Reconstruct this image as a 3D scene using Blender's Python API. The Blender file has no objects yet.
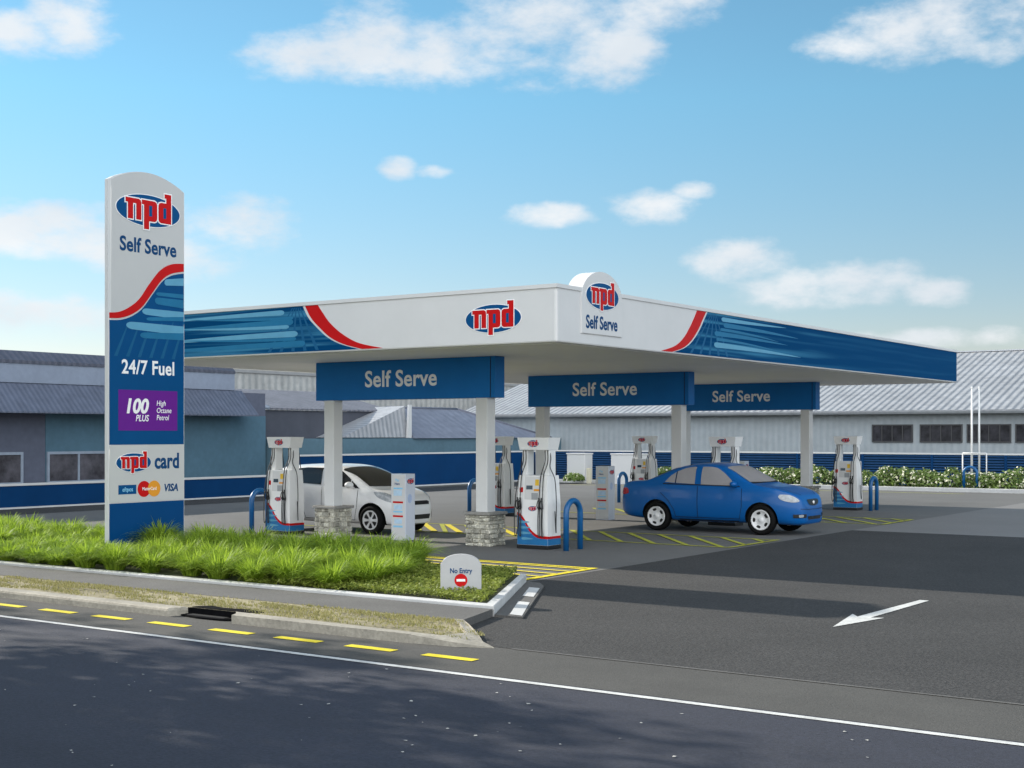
import bpy, bmesh, math, random
from mathutils import Vector, Matrix
from mathutils.bvhtree import BVHTree
from mathutils.geometry import delaunay_2d_cdt

random.seed(11)
S = bpy.context.scene
COL = S.collection
R = math.radians
TH = 0.607                      # heading of the camera, left of +Y
CAM = (12.88, -19.912, 2.3)
SUN_EL = 27.0

# ------------------------------------------------------------------ helpers
def srgb(r, g, b):
    f = lambda c: (c / 255 / 12.92) if c / 255 <= .04045 else ((c / 255 + .055) / 1.055) ** 2.4
    return (f(r), f(g), f(b))

def tag(o, label=None, cat=None, group=None, kind=None):
    if label: o['label'] = label
    if cat: o['category'] = cat
    if group: o['group'] = group
    if kind: o['kind'] = kind
    return o

def empty(name, loc=(0, 0, 0), rz=0.0, label=None, cat=None, group=None):
    o = bpy.data.objects.new(name, None)
    COL.objects.link(o)
    o.empty_display_size = .3
    o.location = loc
    o.rotation_euler = (0, 0, rz)
    return tag(o, label, cat, group)

def link_mesh(name, me, mats, parent=None, smooth=False):
    o = bpy.data.objects.new(name, me)
    COL.objects.link(o)
    if not isinstance(mats, (list, tuple)): mats = [mats]
    if not me.materials:
        for m in mats: me.materials.append(m)
    if smooth:
        for p in me.polygons: p.use_smooth = True
    if parent: o.parent = parent
    return o

def obj(name, bm, mats, parent=None, smooth=False, recalc=True):
    me = bpy.data.meshes.new(name)
    if recalc: bmesh.ops.recalc_face_normals(bm, faces=bm.faces[:])
    bm.to_mesh(me); bm.free()
    return link_mesh(name, me, mats, parent, smooth)

def kids(o):
    return [c for c in bpy.data.objects if c.parent == o]

def copy_tree(o, parent=None):
    c = o.copy(); COL.objects.link(c); c.parent = parent
    for ch in kids(o):
        if ch != c: copy_tree(ch, c)
    return c

def box(bm, x0, x1, y0, y1, z0, z1, bevel=0.0, mi=0, seg=2):
    r = bmesh.ops.create_cube(bm, size=1)
    vs = r['verts']
    for v in vs:
        v.co = Vector((x0 + (v.co.x + .5) * (x1 - x0), y0 + (v.co.y + .5) * (y1 - y0), z0 + (v.co.z + .5) * (z1 - z0)))
    fs = list({f for v in vs for f in v.link_faces})
    for f in fs: f.material_index = mi
    if bevel:
        es = list({e for v in vs for e in v.link_edges})
        bmesh.ops.bevel(bm, geom=es, offset=bevel, segments=seg, affect='EDGES', profile=.5, material=-1)

def bxo(name, d, mat, parent=None, bevel=0.0):
    bm = bmesh.new(); box(bm, *d, bevel=bevel); return obj(name, bm, mat, parent)

def frustum(bm, b, t, z0, z1, mi=0):
    """b,t = (x0,x1,y0,y1)"""
    vs = []
    for (x0, x1, y0, y1), z in ((b, z0), (t, z1)):
        vs += [bm.verts.new(p) for p in ((x0, y0, z), (x1, y0, z), (x1, y1, z), (x0, y1, z))]
    for q in ((3, 2, 1, 0), (4, 5, 6, 7), (0, 1, 5, 4), (1, 2, 6, 5), (2, 3, 7, 6), (3, 0, 4, 7)):
        f = bm.faces.new([vs[i] for i in q]); f.material_index = mi

def prism(bm, pts, z0, z1, mi=0):
    """polygon in XY extruded in Z"""
    a = [bm.verts.new((x, y, z0)) for x, y in pts]
    b = [bm.verts.new((x, y, z1)) for x, y in pts]
    n = len(pts)
    fs = [bm.faces.new(a[::-1]), bm.faces.new(b)]
    for i in range(n): fs.append(bm.faces.new((a[i], a[(i + 1) % n], b[(i + 1) % n], b[i])))
    for f in fs: f.material_index = mi

def prism_f(bm, pts, depth, M, mi=0):
    """polygon in the local XY of frame M, extruded along local +Z"""
    a = [bm.verts.new(M @ Vector((x, y, 0))) for x, y in pts]
    b = [bm.verts.new(M @ Vector((x, y, depth))) for x, y in pts]
    n = len(pts)
    fs = [bm.faces.new(a[::-1]), bm.faces.new(b)]
    for i in range(n): fs.append(bm.faces.new((a[i], a[(i + 1) % n], b[(i + 1) % n], b[i])))
    for f in fs: f.material_index = mi

def smooth_path(pts, n=6):
    P = [Vector(p) for p in pts]
    if len(P) < 3: return P
    out = []
    for i in range(len(P) - 1):
        p0 = P[max(i - 1, 0)]; p1 = P[i]; p2 = P[i + 1]; p3 = P[min(i + 2, len(P) - 1)]
        for k in range(n):
            t = k / n
            out.append(.5 * ((2 * p1) + (p2 - p0) * t + (2 * p0 - 5 * p1 + 4 * p2 - p3) * t * t + (3 * p1 - p0 - 3 * p2 + p3) * t ** 3))
    out.append(P[-1])
    return out

def tube(bm, pts, r, seg=8, mi=0, cap=True):
    P = [Vector(p) for p in pts]
    rr = r if isinstance(r, (list, tuple)) else [r] * len(P)
    rings = []; up = None
    for i, p in enumerate(P):
        t = (P[min(i + 1, len(P) - 1)] - P[max(i - 1, 0)]).normalized()
        if up is None: up = t.orthogonal().normalized()
        up = (up - t * up.dot(t))
        if up.length < 1e-5: up = t.orthogonal()
        up.normalize()
        s = t.cross(up)
        rings.append([bm.verts.new(p + (up * math.cos(a) + s * math.sin(a)) * rr[i]) for a in [2 * math.pi * k / seg for k in range(seg)]])
    for a, b in zip(rings, rings[1:]):
        for k in range(seg):
            f = bm.faces.new((a[k], a[(k + 1) % seg], b[(k + 1) % seg], b[k])); f.material_index = mi; f.smooth = True
    if cap:
        bm.faces.new(rings[0][::-1]).material_index = mi; bm.faces.new(rings[-1]).material_index = mi

def lathe_y(bm, prof, c, seg=32, mi=0, close=False):
    """profile of (radius, y) revolved about the Y axis through c"""
    rings = []
    for r, y in prof:
        if r < 1e-5: rings.append([bm.verts.new((c[0], c[1] + y, c[2]))])
        else: rings.append([bm.verts.new((c[0] + r * math.cos(2 * math.pi * k / seg), c[1] + y, c[2] + r * math.sin(2 * math.pi * k / seg))) for k in range(seg)])
    pairs = list(zip(rings, rings[1:]))
    if close: pairs.append((rings[-1], rings[0]))
    for a, b in pairs:
        for k in range(seg):
            q = [a[k % len(a)], a[(k + 1) % len(a)], b[(k + 1) % len(b)], b[k % len(b)]]
            u = []
            for v in q:
                if v not in u: u.append(v)
            if len(u) >= 3:
                f = bm.faces.new(u); f.material_index = mi; f.smooth = True

def frame(o, right, up):
    r = Vector(right).normalized(); u = Vector(up).normalized(); n = r.cross(u)
    M = Matrix(((r.x, u.x, n.x, o[0]), (r.y, u.y, n.y, o[1]), (r.z, u.z, n.z, o[2]), (0, 0, 0, 1)))
    return M
def F_my(o): return frame(o, (1, 0, 0), (0, 0, 1))      # faces -Y
def F_px(o): return frame(o, (0, 1, 0), (0, 0, 1))      # faces +X
def F_py(o): return frame(o, (-1, 0, 0), (0, 0, 1))     # faces +Y
def F_up(o, a=0.0): return frame(o, (math.cos(a), math.sin(a), 0), (-math.sin(a), math.cos(a), 0))

def curve_mesh(cu):
    o = bpy.data.objects.new('tmp', cu); COL.objects.link(o)
    dg = bpy.context.evaluated_depsgraph_get(); dg.update()
    me = bpy.data.meshes.new_from_object(o.evaluated_get(dg))
    bpy.data.objects.remove(o); 
    return me

def flat(loops, ext=.002, off=0.0, z=0.0):
    """2D outline(s) with holes -> thin plate mesh whose top lies at z + 2*ext"""
    cu = bpy.data.curves.new('tmp', 'CURVE'); cu.dimensions = '2D'; cu.fill_mode = 'BOTH'
    cu.extrude = ext; cu.offset = off
    for lp in loops:
        s = cu.splines.new('POLY'); s.points.add(len(lp) - 1)
        for p, q in zip(s.points, lp): p.co = (q[0], q[1], 0, 1)
        s.use_cyclic_u = True
    me = curve_mesh(cu); bpy.data.curves.remove(cu)
    me.transform(Matrix.Translation((0, 0, z + ext)))
    return me

def text(s, size, sx=.86, bold=.012, ext=.0015, align='CENTER', shear=0.0, z=0.0, sp=1.0):
    cu = bpy.data.curves.new('tmp', 'FONT'); cu.body = s; cu.size = size; cu.align_x = align; cu.align_y = 'CENTER'
    cu.offset = bold * size; cu.extrude = ext; cu.shear = shear; cu.resolution_u = 4; cu.space_character = sp
    me = curve_mesh(cu); bpy.data.curves.remove(cu)
    me.transform(Matrix.Translation((0, 0, z + ext)) @ Matrix.Diagonal((sx, 1, 1, 1)))
    return me

def merge(parts):
    """[(mesh, matrix, material index)] -> one mesh"""
    bm = bmesh.new()
    for me, M, mi in parts:
        me.transform(M)
        me.materials.clear()
        n0 = len(bm.faces)
        bm.from_mesh(me)
        bm.faces.ensure_lookup_table()
        for f in bm.faces[n0:]: f.material_index = mi
        bpy.data.meshes.remove(me)
    return bm

def put(name, me, M, mat, parent):
    me.transform(M); me.materials.clear()
    return link_mesh(name, me, mat, parent)

def ell(w, h, n=48, cx=0, cy=0):
    return [(cx + w / 2 * math.cos(2 * math.pi * k / n), cy + h / 2 * math.sin(2 * math.pi * k / n)) for k in range(n)]

def rect(x0, x1, y0, y1): return [(x0, y0), (x1, y0), (x1, y1), (x0, y1)]

# ------------------------------------------------------------------ materials
def pmat(name, c, rough=.6, var=.08, scale=8.0, bump=0.0, bscale=None, metal=0.0, spec=.5, coat=0.0, stretch=None, fine=None):
    m = bpy.data.materials.new(name); m.use_nodes = True
    nt = m.node_tree; b = nt.nodes['Principled BSDF']
    b.inputs['Roughness'].default_value = rough; b.inputs['Metallic'].default_value = metal
    b.inputs['Specular IOR Level'].default_value = spec
    b.inputs['Coat Weight'].default_value = coat; b.inputs['Coat Roughness'].default_value = .06
    tc = nt.nodes.new('ShaderNodeTexCoord'); mp = nt.nodes.new('ShaderNodeMapping')
    nt.links.new(tc.outputs['Object'], mp.inputs[0])
    if stretch: mp.inputs['Scale'].default_value = stretch
    n = nt.nodes.new('ShaderNodeTexNoise'); n.inputs['Scale'].default_value = scale; n.inputs['Detail'].default_value = 6; n.inputs['Roughness'].default_value = .65
    nt.links.new(mp.outputs[0], n.inputs['Vector'])
    rp = nt.nodes.new('ShaderNodeValToRGB')
    rp.color_ramp.elements[0].position = .3; rp.color_ramp.elements[1].position = .7
    rp.color_ramp.elements[0].color = (*[x * (1 - var) for x in c], 1)
    rp.color_ramp.elements[1].color = (*[min(1, x * (1 + var)) for x in c], 1)
    nt.links.new(n.outputs[0], rp.inputs[0])
    out = rp.outputs[0]
    if fine:       # second fine speckle: (scale, amount)
        n2 = nt.nodes.new('ShaderNodeTexNoise'); n2.inputs['Scale'].default_value = fine[0]; n2.inputs['Detail'].default_value = 3
        nt.links.new(mp.outputs[0], n2.inputs['Vector'])
        mr = nt.nodes.new('ShaderNodeMapRange'); mr.inputs[1].default_value = .3; mr.inputs[2].default_value = .7
        mr.inputs[3].default_value = 1 - fine[1]; mr.inputs[4].default_value = 1 + fine[1]
        nt.links.new(n2.outputs[0], mr.inputs[0])
        mx = nt.nodes.new('ShaderNodeMix'); mx.data_type = 'RGBA'; mx.blend_type = 'MULTIPLY'; mx.inputs[0].default_value = 1
        cc = nt.nodes.new('ShaderNodeCombineColor')
        for i in range(3): nt.links.new(mr.outputs[0], cc.inputs[i])
        nt.links.new(out, mx.inputs[6]); nt.links.new(cc.outputs[0], mx.inputs[7]); out = mx.outputs[2]
    nt.links.new(out, b.inputs['Base Color'])
    if bump:
        bp = nt.nodes.new('ShaderNodeBump'); bp.inputs['Strength'].default_value = bump; bp.inputs['Distance'].default_value = .02
        nb = nt.nodes.new('ShaderNodeTexNoise'); nb.inputs['Scale'].default_value = bscale or scale * 4; nb.inputs['Detail'].default_value = 4
        nt.links.new(mp.outputs[0], nb.inputs['Vector'])
        nt.links.new(nb.outputs[0], bp.inputs['Height']); nt.links.new(bp.outputs[0], b.inputs['Normal'])
    return m

def leafmat(name, c1, c2, trans=.35, scale=3.0):
    m = bpy.data.materials.new(name); m.use_nodes = True
    nt = m.node_tree; b = nt.nodes['Principled BSDF']; b.inputs['Roughness'].default_value = .55; b.inputs['Specular IOR Level'].default_value = .3
    geo = nt.nodes.new('ShaderNodeNewGeometry'); tc = nt.nodes.new('ShaderNodeTexCoord')
    n = nt.nodes.new('ShaderNodeTexNoise'); n.inputs['Scale'].default_value = scale
    nt.links.new(tc.outputs['Object'], n.inputs['Vector'])
    ad = nt.nodes.new('ShaderNodeMath'); ad.operation = 'MULTIPLY_ADD'; ad.inputs[1].default_value = .55; 
    nt.links.new(geo.outputs['Random Per Island'], ad.inputs[0]); 
    mu = nt.nodes.new('ShaderNodeMath'); mu.operation = 'MULTIPLY'; mu.inputs[1].default_value = .45
    nt.links.new(n.outputs[0], mu.inputs[0]); nt.links.new(mu.outputs[0], ad.inputs[2])
    rp = nt.nodes.new('ShaderNodeValToRGB')
    rp.color_ramp.elements[0].color = (*c1, 1); rp.color_ramp.elements[1].color = (*c2, 1)
    nt.links.new(ad.outputs[0], rp.inputs[0]); nt.links.new(rp.outputs[0], b.inputs['Base Color'])
    tr = nt.nodes.new('ShaderNodeBsdfTranslucent'); nt.links.new(rp.outputs[0], tr.inputs[0])
    mx = nt.nodes.new('ShaderNodeMixShader'); mx.inputs[0].default_value = trans
    nt.links.new(b.outputs[0], mx.inputs[1]); nt.links.new(tr.outputs[0], mx.inputs[2])
    nt.links.new(mx.outputs[0], nt.nodes['Material Output'].inputs[0])
    return m

def ribmat(name, c, axis, period, depth=.6, var=.06, rough=.5, metal=0.0, scale=.6):
    """painted or bare corrugated sheet: bump ribs across one object axis, weathering in the colour"""
    m = pmat(name, c, rough, var, scale, metal=metal, stretch=(1, 1, 1), fine=(3.0, var))
    nt = m.node_tree; b = nt.nodes['Principled BSDF']
    tc = nt.nodes.new('ShaderNodeTexCoord'); sx = nt.nodes.new('ShaderNodeSeparateXYZ'); nt.links.new(tc.outputs['Object'], sx.inputs[0])
    mu = nt.nodes.new('ShaderNodeMath'); mu.operation = 'MULTIPLY'; mu.inputs[1].default_value = 2 * math.pi / period
    nt.links.new(sx.outputs[axis], mu.inputs[0])
    sn = nt.nodes.new('ShaderNodeMath'); sn.operation = 'SINE'; nt.links.new(mu.outputs[0], sn.inputs[0])
    bp = nt.nodes.new('ShaderNodeBump'); bp.inputs['Strength'].default_value = depth; bp.inputs['Distance'].default_value = .05
    nt.links.new(sn.outputs[0], bp.inputs['Height']); nt.links.new(bp.outputs[0], b.inputs['Normal'])
    return m

M = {}
M['white'] = pmat('white_paint', (.64, .64, .635), .42, .03, 1.3)
M['white_pump'] = pmat('pump_white', (.80, .80, .79), .35, .03, 4)
M['soffit'] = pmat('soffit_grey', (.80, .80, .79), .55, .03, .8)
M['white_col'] = pmat('column_white', (.70, .70, .69), .5, .04, 1.5)
M['totem_face'] = pmat('totem_white', (.52, .52, .515), .4, .02, 1)
M['sign_blue'] = pmat('sign_blue', (.012, .155, .45), .42, .06, 1.2, spec=.12)
M['fence_blue'] = pmat('fence_blue', (.002, .041, .135), .5, .10, .8, spec=.12)
M['hoop_blue'] = pmat('hoop_blue', (.003, .088, .25), .35, .06, 6)
M['logo_blue'] = pmat('logo_blue', (.002, .070, .21), .4, .03, 5, spec=.12)
M['red'] = pmat('sign_red', (.52, .008, .009), .4, .04, 5, spec=.12)
M['letter'] = pmat('letter_white', (.88, .88, .88), .45, .02, 5)
M['letter_blue'] = pmat('letter_blue', (.006, .055, .16), .45, .02, 5, spec=.12)
M['purple'] = pmat('panel_purple', (.13, .018, .25), .45, .03, 2, spec=.12)
M['ray'] = pmat('print_ray_blue', (.012, .105, .235), .5, .06, 3, spec=.1)
M['streak'] = pmat('streak_light_blue', (.12, .34, .50), .42, .06, 3, spec=.12)
M['streak2'] = pmat('streak_mid_blue', (.02, .16, .31), .42, .08, 3, spec=.12)
M['orange'] = pmat('print_orange', (.75, .30, .015), .45, .03, 5)
M['yellow_sticker'] = pmat('print_yellow', (.75, .48, .03), .45, .1, 8)
M['pale_blue'] = pmat('print_pale_blue', (.25, .58, .82), .45, .06, 8)
M['black'] = pmat('black_plastic', (.012, .012, .013), .45, .1, 8)
M['rubber'] = pmat('tyre_rubber', (.007, .007, .007), .8, .15, 12, spec=.12)
M['hose'] = pmat('hose_rubber', (.02, .02, .022), .55, .1, 12)
M['dark_screen'] = pmat('dark_screen', (.02, .05, .075), .15, .1, 8)
M['grey_plastic'] = pmat('grey_plastic', (.32, .33, .34), .5, .05, 8)
M['alu'] = pmat('wheel_silver', (.74, .74, .74), .35, .05, 5, metal=.05)
M['paint_white'] = pmat('car_white', (.84, .84, .84), .35, .015, 2, coat=.7)
M['paint_blue'] = pmat('car_blue', (.0003, .092, .32), .34, .03, 2, coat=.22, spec=.3)
M['glass_dark'] = pmat('car_glass_dark', (.012, .013, .015), .08, .1, 3, spec=.5)
M['glass_grey'] = pmat('car_glass_grey', (.30, .29, .30), .12, .08, 2, spec=.5)
M['lamp_glass'] = pmat('lamp_glass', (.36, .385, .41), .12, .3, 14, coat=.5)
M['lamp_red'] = pmat('lamp_red', (.38, .01, .012), .2, .1, 9, coat=.5)
M['seam'] = pmat('seam_black', (.006, .008, .012), .7, .1, 9)
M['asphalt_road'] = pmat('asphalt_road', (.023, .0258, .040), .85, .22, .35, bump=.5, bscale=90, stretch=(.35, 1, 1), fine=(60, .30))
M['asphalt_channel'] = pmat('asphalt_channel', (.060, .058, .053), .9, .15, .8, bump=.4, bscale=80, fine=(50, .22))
M['asphalt_drive'] = pmat('asphalt_drive', (.031, .030, .029), .9, .22, .45, bump=.8, bscale=45, fine=(30, .62))
M['concrete_yard'] = pmat('concrete_yard', (.112, .110, .106), .85, .14, .35, bump=.2, bscale=40, fine=(25, .08))
M['apron_lit_tone'] = pmat('apron_lit_tone', (.165, .161, .157), .85, .08, .3, bump=.2, bscale=40, fine=(25, .08))  # apron base colour lightened to stand in for sunlight on the ground
M['foot'] = pmat('footpath_grey', (.10, .097, .092), .9, .14, 1.2, bump=.4, bscale=60, fine=(45, .25))
M['kerb'] = pmat('kerb_concrete', (.31, .285, .235), .85, .25, 1.7, bump=.5, bscale=30, fine=(20, .15))
M['kerb_white'] = pmat('kerb_white_paint', (.52, .52, .51), .7, .10, 2.5, bump=.2, bscale=30)
M['line_white'] = pmat('line_white', (.54, .54, .52), .7, .18, 4, fine=(40, .15))
M['line_yellow'] = pmat('line_yellow', (.70, .57, .015), .7, .12, 4, fine=(40, .12))
M['line_yellow_worn'] = pmat('line_yellow_worn', (.38, .39, .03), .8, .25, 2, fine=(30, .25))
M['earth'] = pmat('earth_far', (.10, .10, .085), .95, .2, .05)
M['soil'] = pmat('bed_soil', (.045, .05, .02), .95, .3, 6, bump=.5)
M['dry_soil'] = pmat('verge_soil', (.25, .22, .135), .95, .28, 1.6, bump=.6, bscale=40, fine=(18, .25), stretch=(.6, 1, 1))
M['stone'] = None
M['cap_stone'] = pmat('cap_stone', (.28, .27, .25), .85, .15, 9, bump=.3)
M['leaf_tussock'] = leafmat('tussock_blade', (.08, .17, .012), (.50, .66, .07), .5, 6)
M['leaf_cover'] = leafmat('cover_leaf', (.09, .14, .018), (.40, .44, .09), .4, 2)
M['leaf_hedge'] = leafmat('hedge_leaf', (.06, .11, .025), (.24, .33, .09), .35, 2)
M['leaf_tree'] = leafmat('tree_leaf', (.02, .05, .01), (.07, .12, .03), .3, 1)
M['dry_blade'] = leafmat('dry_blade', (.17, .18, .05), (.40, .35, .17), .25, 1.2)
M['flower'] = pmat('petal_cream', (.72, .70, .52), .6, .1, 9)
M['bark'] = pmat('bark', (.09, .07, .05), .9, .3, 6, bump=.6)

def stone_material():
    m = pmat('stack_stone', (.46, .44, .37), .9, .45, 9, bump=.7, bscale=40, fine=(26, .3))
    nt = m.node_tree; b = nt.nodes['Principled BSDF']
    src = b.inputs['Base Color'].links[0].from_socket
    geo = nt.nodes.new('ShaderNodeNewGeometry')
    mr = nt.nodes.new('ShaderNodeMapRange'); mr.inputs[3].default_value = .55; mr.inputs[4].default_value = 1.35
    nt.links.new(geo.outputs['Random Per Island'], mr.inputs[0])
    cc = nt.nodes.new('ShaderNodeCombineColor')
    for i in range(3): nt.links.new(mr.outputs[0], cc.inputs[i])
    mx = nt.nodes.new('ShaderNodeMix'); mx.data_type = 'RGBA'; mx.blend_type = 'MULTIPLY'; mx.inputs[0].default_value = 1
    nt.links.new(src, mx.inputs[6]); nt.links.new(cc.outputs[0], mx.inputs[7]); nt.links.new(mx.outputs[2], b.inputs['Base Color'])
    return m
M['stone'] = stone_material()

def wrapmat(name, axis, x0, x1, vaxis='Z'):
    """printed blue vinyl: mid blue with soft pale bands that die out from x0 towards x1 along the panel"""
    m = bpy.data.materials.new(name); m.use_nodes = True
    nt = m.node_tree; b = nt.nodes['Principled BSDF']; b.inputs['Roughness'].default_value = .6; b.inputs['Specular IOR Level'].default_value = .02
    tc = nt.nodes.new('ShaderNodeTexCoord'); sx = nt.nodes.new('ShaderNodeSeparateXYZ'); nt.links.new(tc.outputs['Object'], sx.inputs[0])
    cb = nt.nodes.new('ShaderNodeCombineXYZ')
    m1 = nt.nodes.new('ShaderNodeMath'); m1.operation = 'MULTIPLY'; m1.inputs[1].default_value = .10
    m2 = nt.nodes.new('ShaderNodeMath'); m2.operation = 'MULTIPLY'; m2.inputs[1].default_value = 4.2
    nt.links.new(sx.outputs[axis], m1.inputs[0]); nt.links.new(sx.outputs[vaxis], m2.inputs[0])
    nt.links.new(m1.outputs[0], cb.inputs[0]); nt.links.new(m2.outputs[0], cb.inputs[1])
    n = nt.nodes.new('ShaderNodeTexNoise'); n.inputs['Scale'].default_value = 1.6; n.inputs['Detail'].default_value = 2; nt.links.new(cb.outputs[0], n.inputs['Vector'])
    r1 = nt.nodes.new('ShaderNodeMapRange'); r1.interpolation_type = 'SMOOTHSTEP'; r1.inputs[1].default_value = .45; r1.inputs[2].default_value = .68
    nt.links.new(n.outputs[0], r1.inputs[0])
    fd = nt.nodes.new('ShaderNodeMapRange'); fd.interpolation_type = 'SMOOTHSTEP'; fd.inputs[1].default_value = x0; fd.inputs[2].default_value = x1
    fd.inputs[3].default_value = 1; fd.inputs[4].default_value = .10
    nt.links.new(sx.outputs[axis], fd.inputs[0])
    mu = nt.nodes.new('ShaderNodeMath'); mu.operation = 'MULTIPLY'; nt.links.new(r1.outputs[0], mu.inputs[0]); nt.links.new(fd.outputs[0], mu.inputs[1])
    rp = nt.nodes.new('ShaderNodeValToRGB')
    rp.color_ramp.elements[0].color = (.002, .052, .150, 1); rp.color_ramp.elements[1].color = (.05, .22, .37, 1)
    nt.links.new(mu.outputs[0], rp.inputs[0]); nt.links.new(rp.outputs[0], b.inputs['Base Color'])
    return m

# ------------------------------------------------------------------ logo
def npd_loops(u):
    n = [(-.14, 1), (-.14, .78), (0, .78), (0, 0), (.31, 0), (.31, .76), (.50, .76), (.50, 0), (.81, 0), (.81, .84), (.77, .94), (.66, 1)]
    p = [(.84, 1), (.84, .78), (.97, .78), (.97, -.40), (1.28, -.40), (1.28, 0), (1.62, 0), (1.73, .05), (1.78, .16), (1.78, .84), (1.73, .95), (1.62, 1)]
    ph = [(1.28, .24), (1.47, .24), (1.47, .76), (1.28, .76)]
    d = [(2.02, 0), (2.66, 0), (2.66, 1.45), (2.24, 1.45), (2.24, 1.24), (2.35, 1.24), (2.35, 1), (2.02, 1), (1.91, .95), (1.86, .84), (1.86, .16), (1.91, .05)]
    dh = [(2.16, .24), (2.35, .24), (2.35, .76), (2.16, .76)]
    f = lambda L: [((x - 1.27) * u, (y - .5) * u) for x, y in L]
    return [f(n), f(p), f(d)], [f(ph), f(dh)]

def logo_bm(w, h, u, Mx, t=.0022, outline=.035):
    """oval badge with red letters edged in white; one mesh, materials 0 white 1 blue 2 red"""
    outer, holes = npd_loops(u)
    parts = [(flat([ell(w * 1.022, h * 1.045)], t, 0, 0), Mx, 0),
             (flat([ell(w, h)], t, 0, t * 1.2), Mx, 1)]
    for k, L in enumerate(outer):
        parts.append((flat([L], t, outline * u * 1.6, t * 2.4 + k * t * .12), Mx, 0))
    for k, L in enumerate(outer):
        lp = [L] + ([holes[k - 1]] if k else [])
        parts.append((flat(lp, t, 0, t * 4.2), Mx, 2))
    for L in holes:
        parts.append((flat([L], t * .5, 0, t * 5.0), Mx, 1))
    return merge(parts)
LOGO_M = lambda: [M['letter'], M['logo_blue'], M['red']]

def logo(name, w, h, u, Mx, parent, t=.0022):
    return obj(name, logo_bm(w, h, u, Mx, t), LOGO_M(), parent, recalc=False)

# ------------------------------------------------------------------ camera, light, sky
cd = bpy.data.cameras.new('camera'); cam = bpy.data.objects.new('camera', cd); COL.objects.link(cam)
cam.location = CAM; cam.rotation_euler = (R(90), 0, TH)
cd.sensor_width = 36; cd.lens = 1361.77 * 36 / 1024; cd.shift_y = (433.802 - 384) / 1024
cd.clip_start = .1; cd.clip_end = 6000
S.camera = cam

sd = bpy.data.lights.new('sun', 'SUN'); sun = bpy.data.objects.new('sun', sd); COL.objects.link(sun)
sd.energy = 4.8; sd.angle = R(.6); sd.color = (1, .93, .82)
ddir = Vector((math.cos(R(SUN_EL)), -.0, -math.sin(R(SUN_EL))))
sun.rotation_euler = ddir.to_track_quat('-Z', 'Y').to_euler(); sun.location = (-60, 0, 40)

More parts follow.
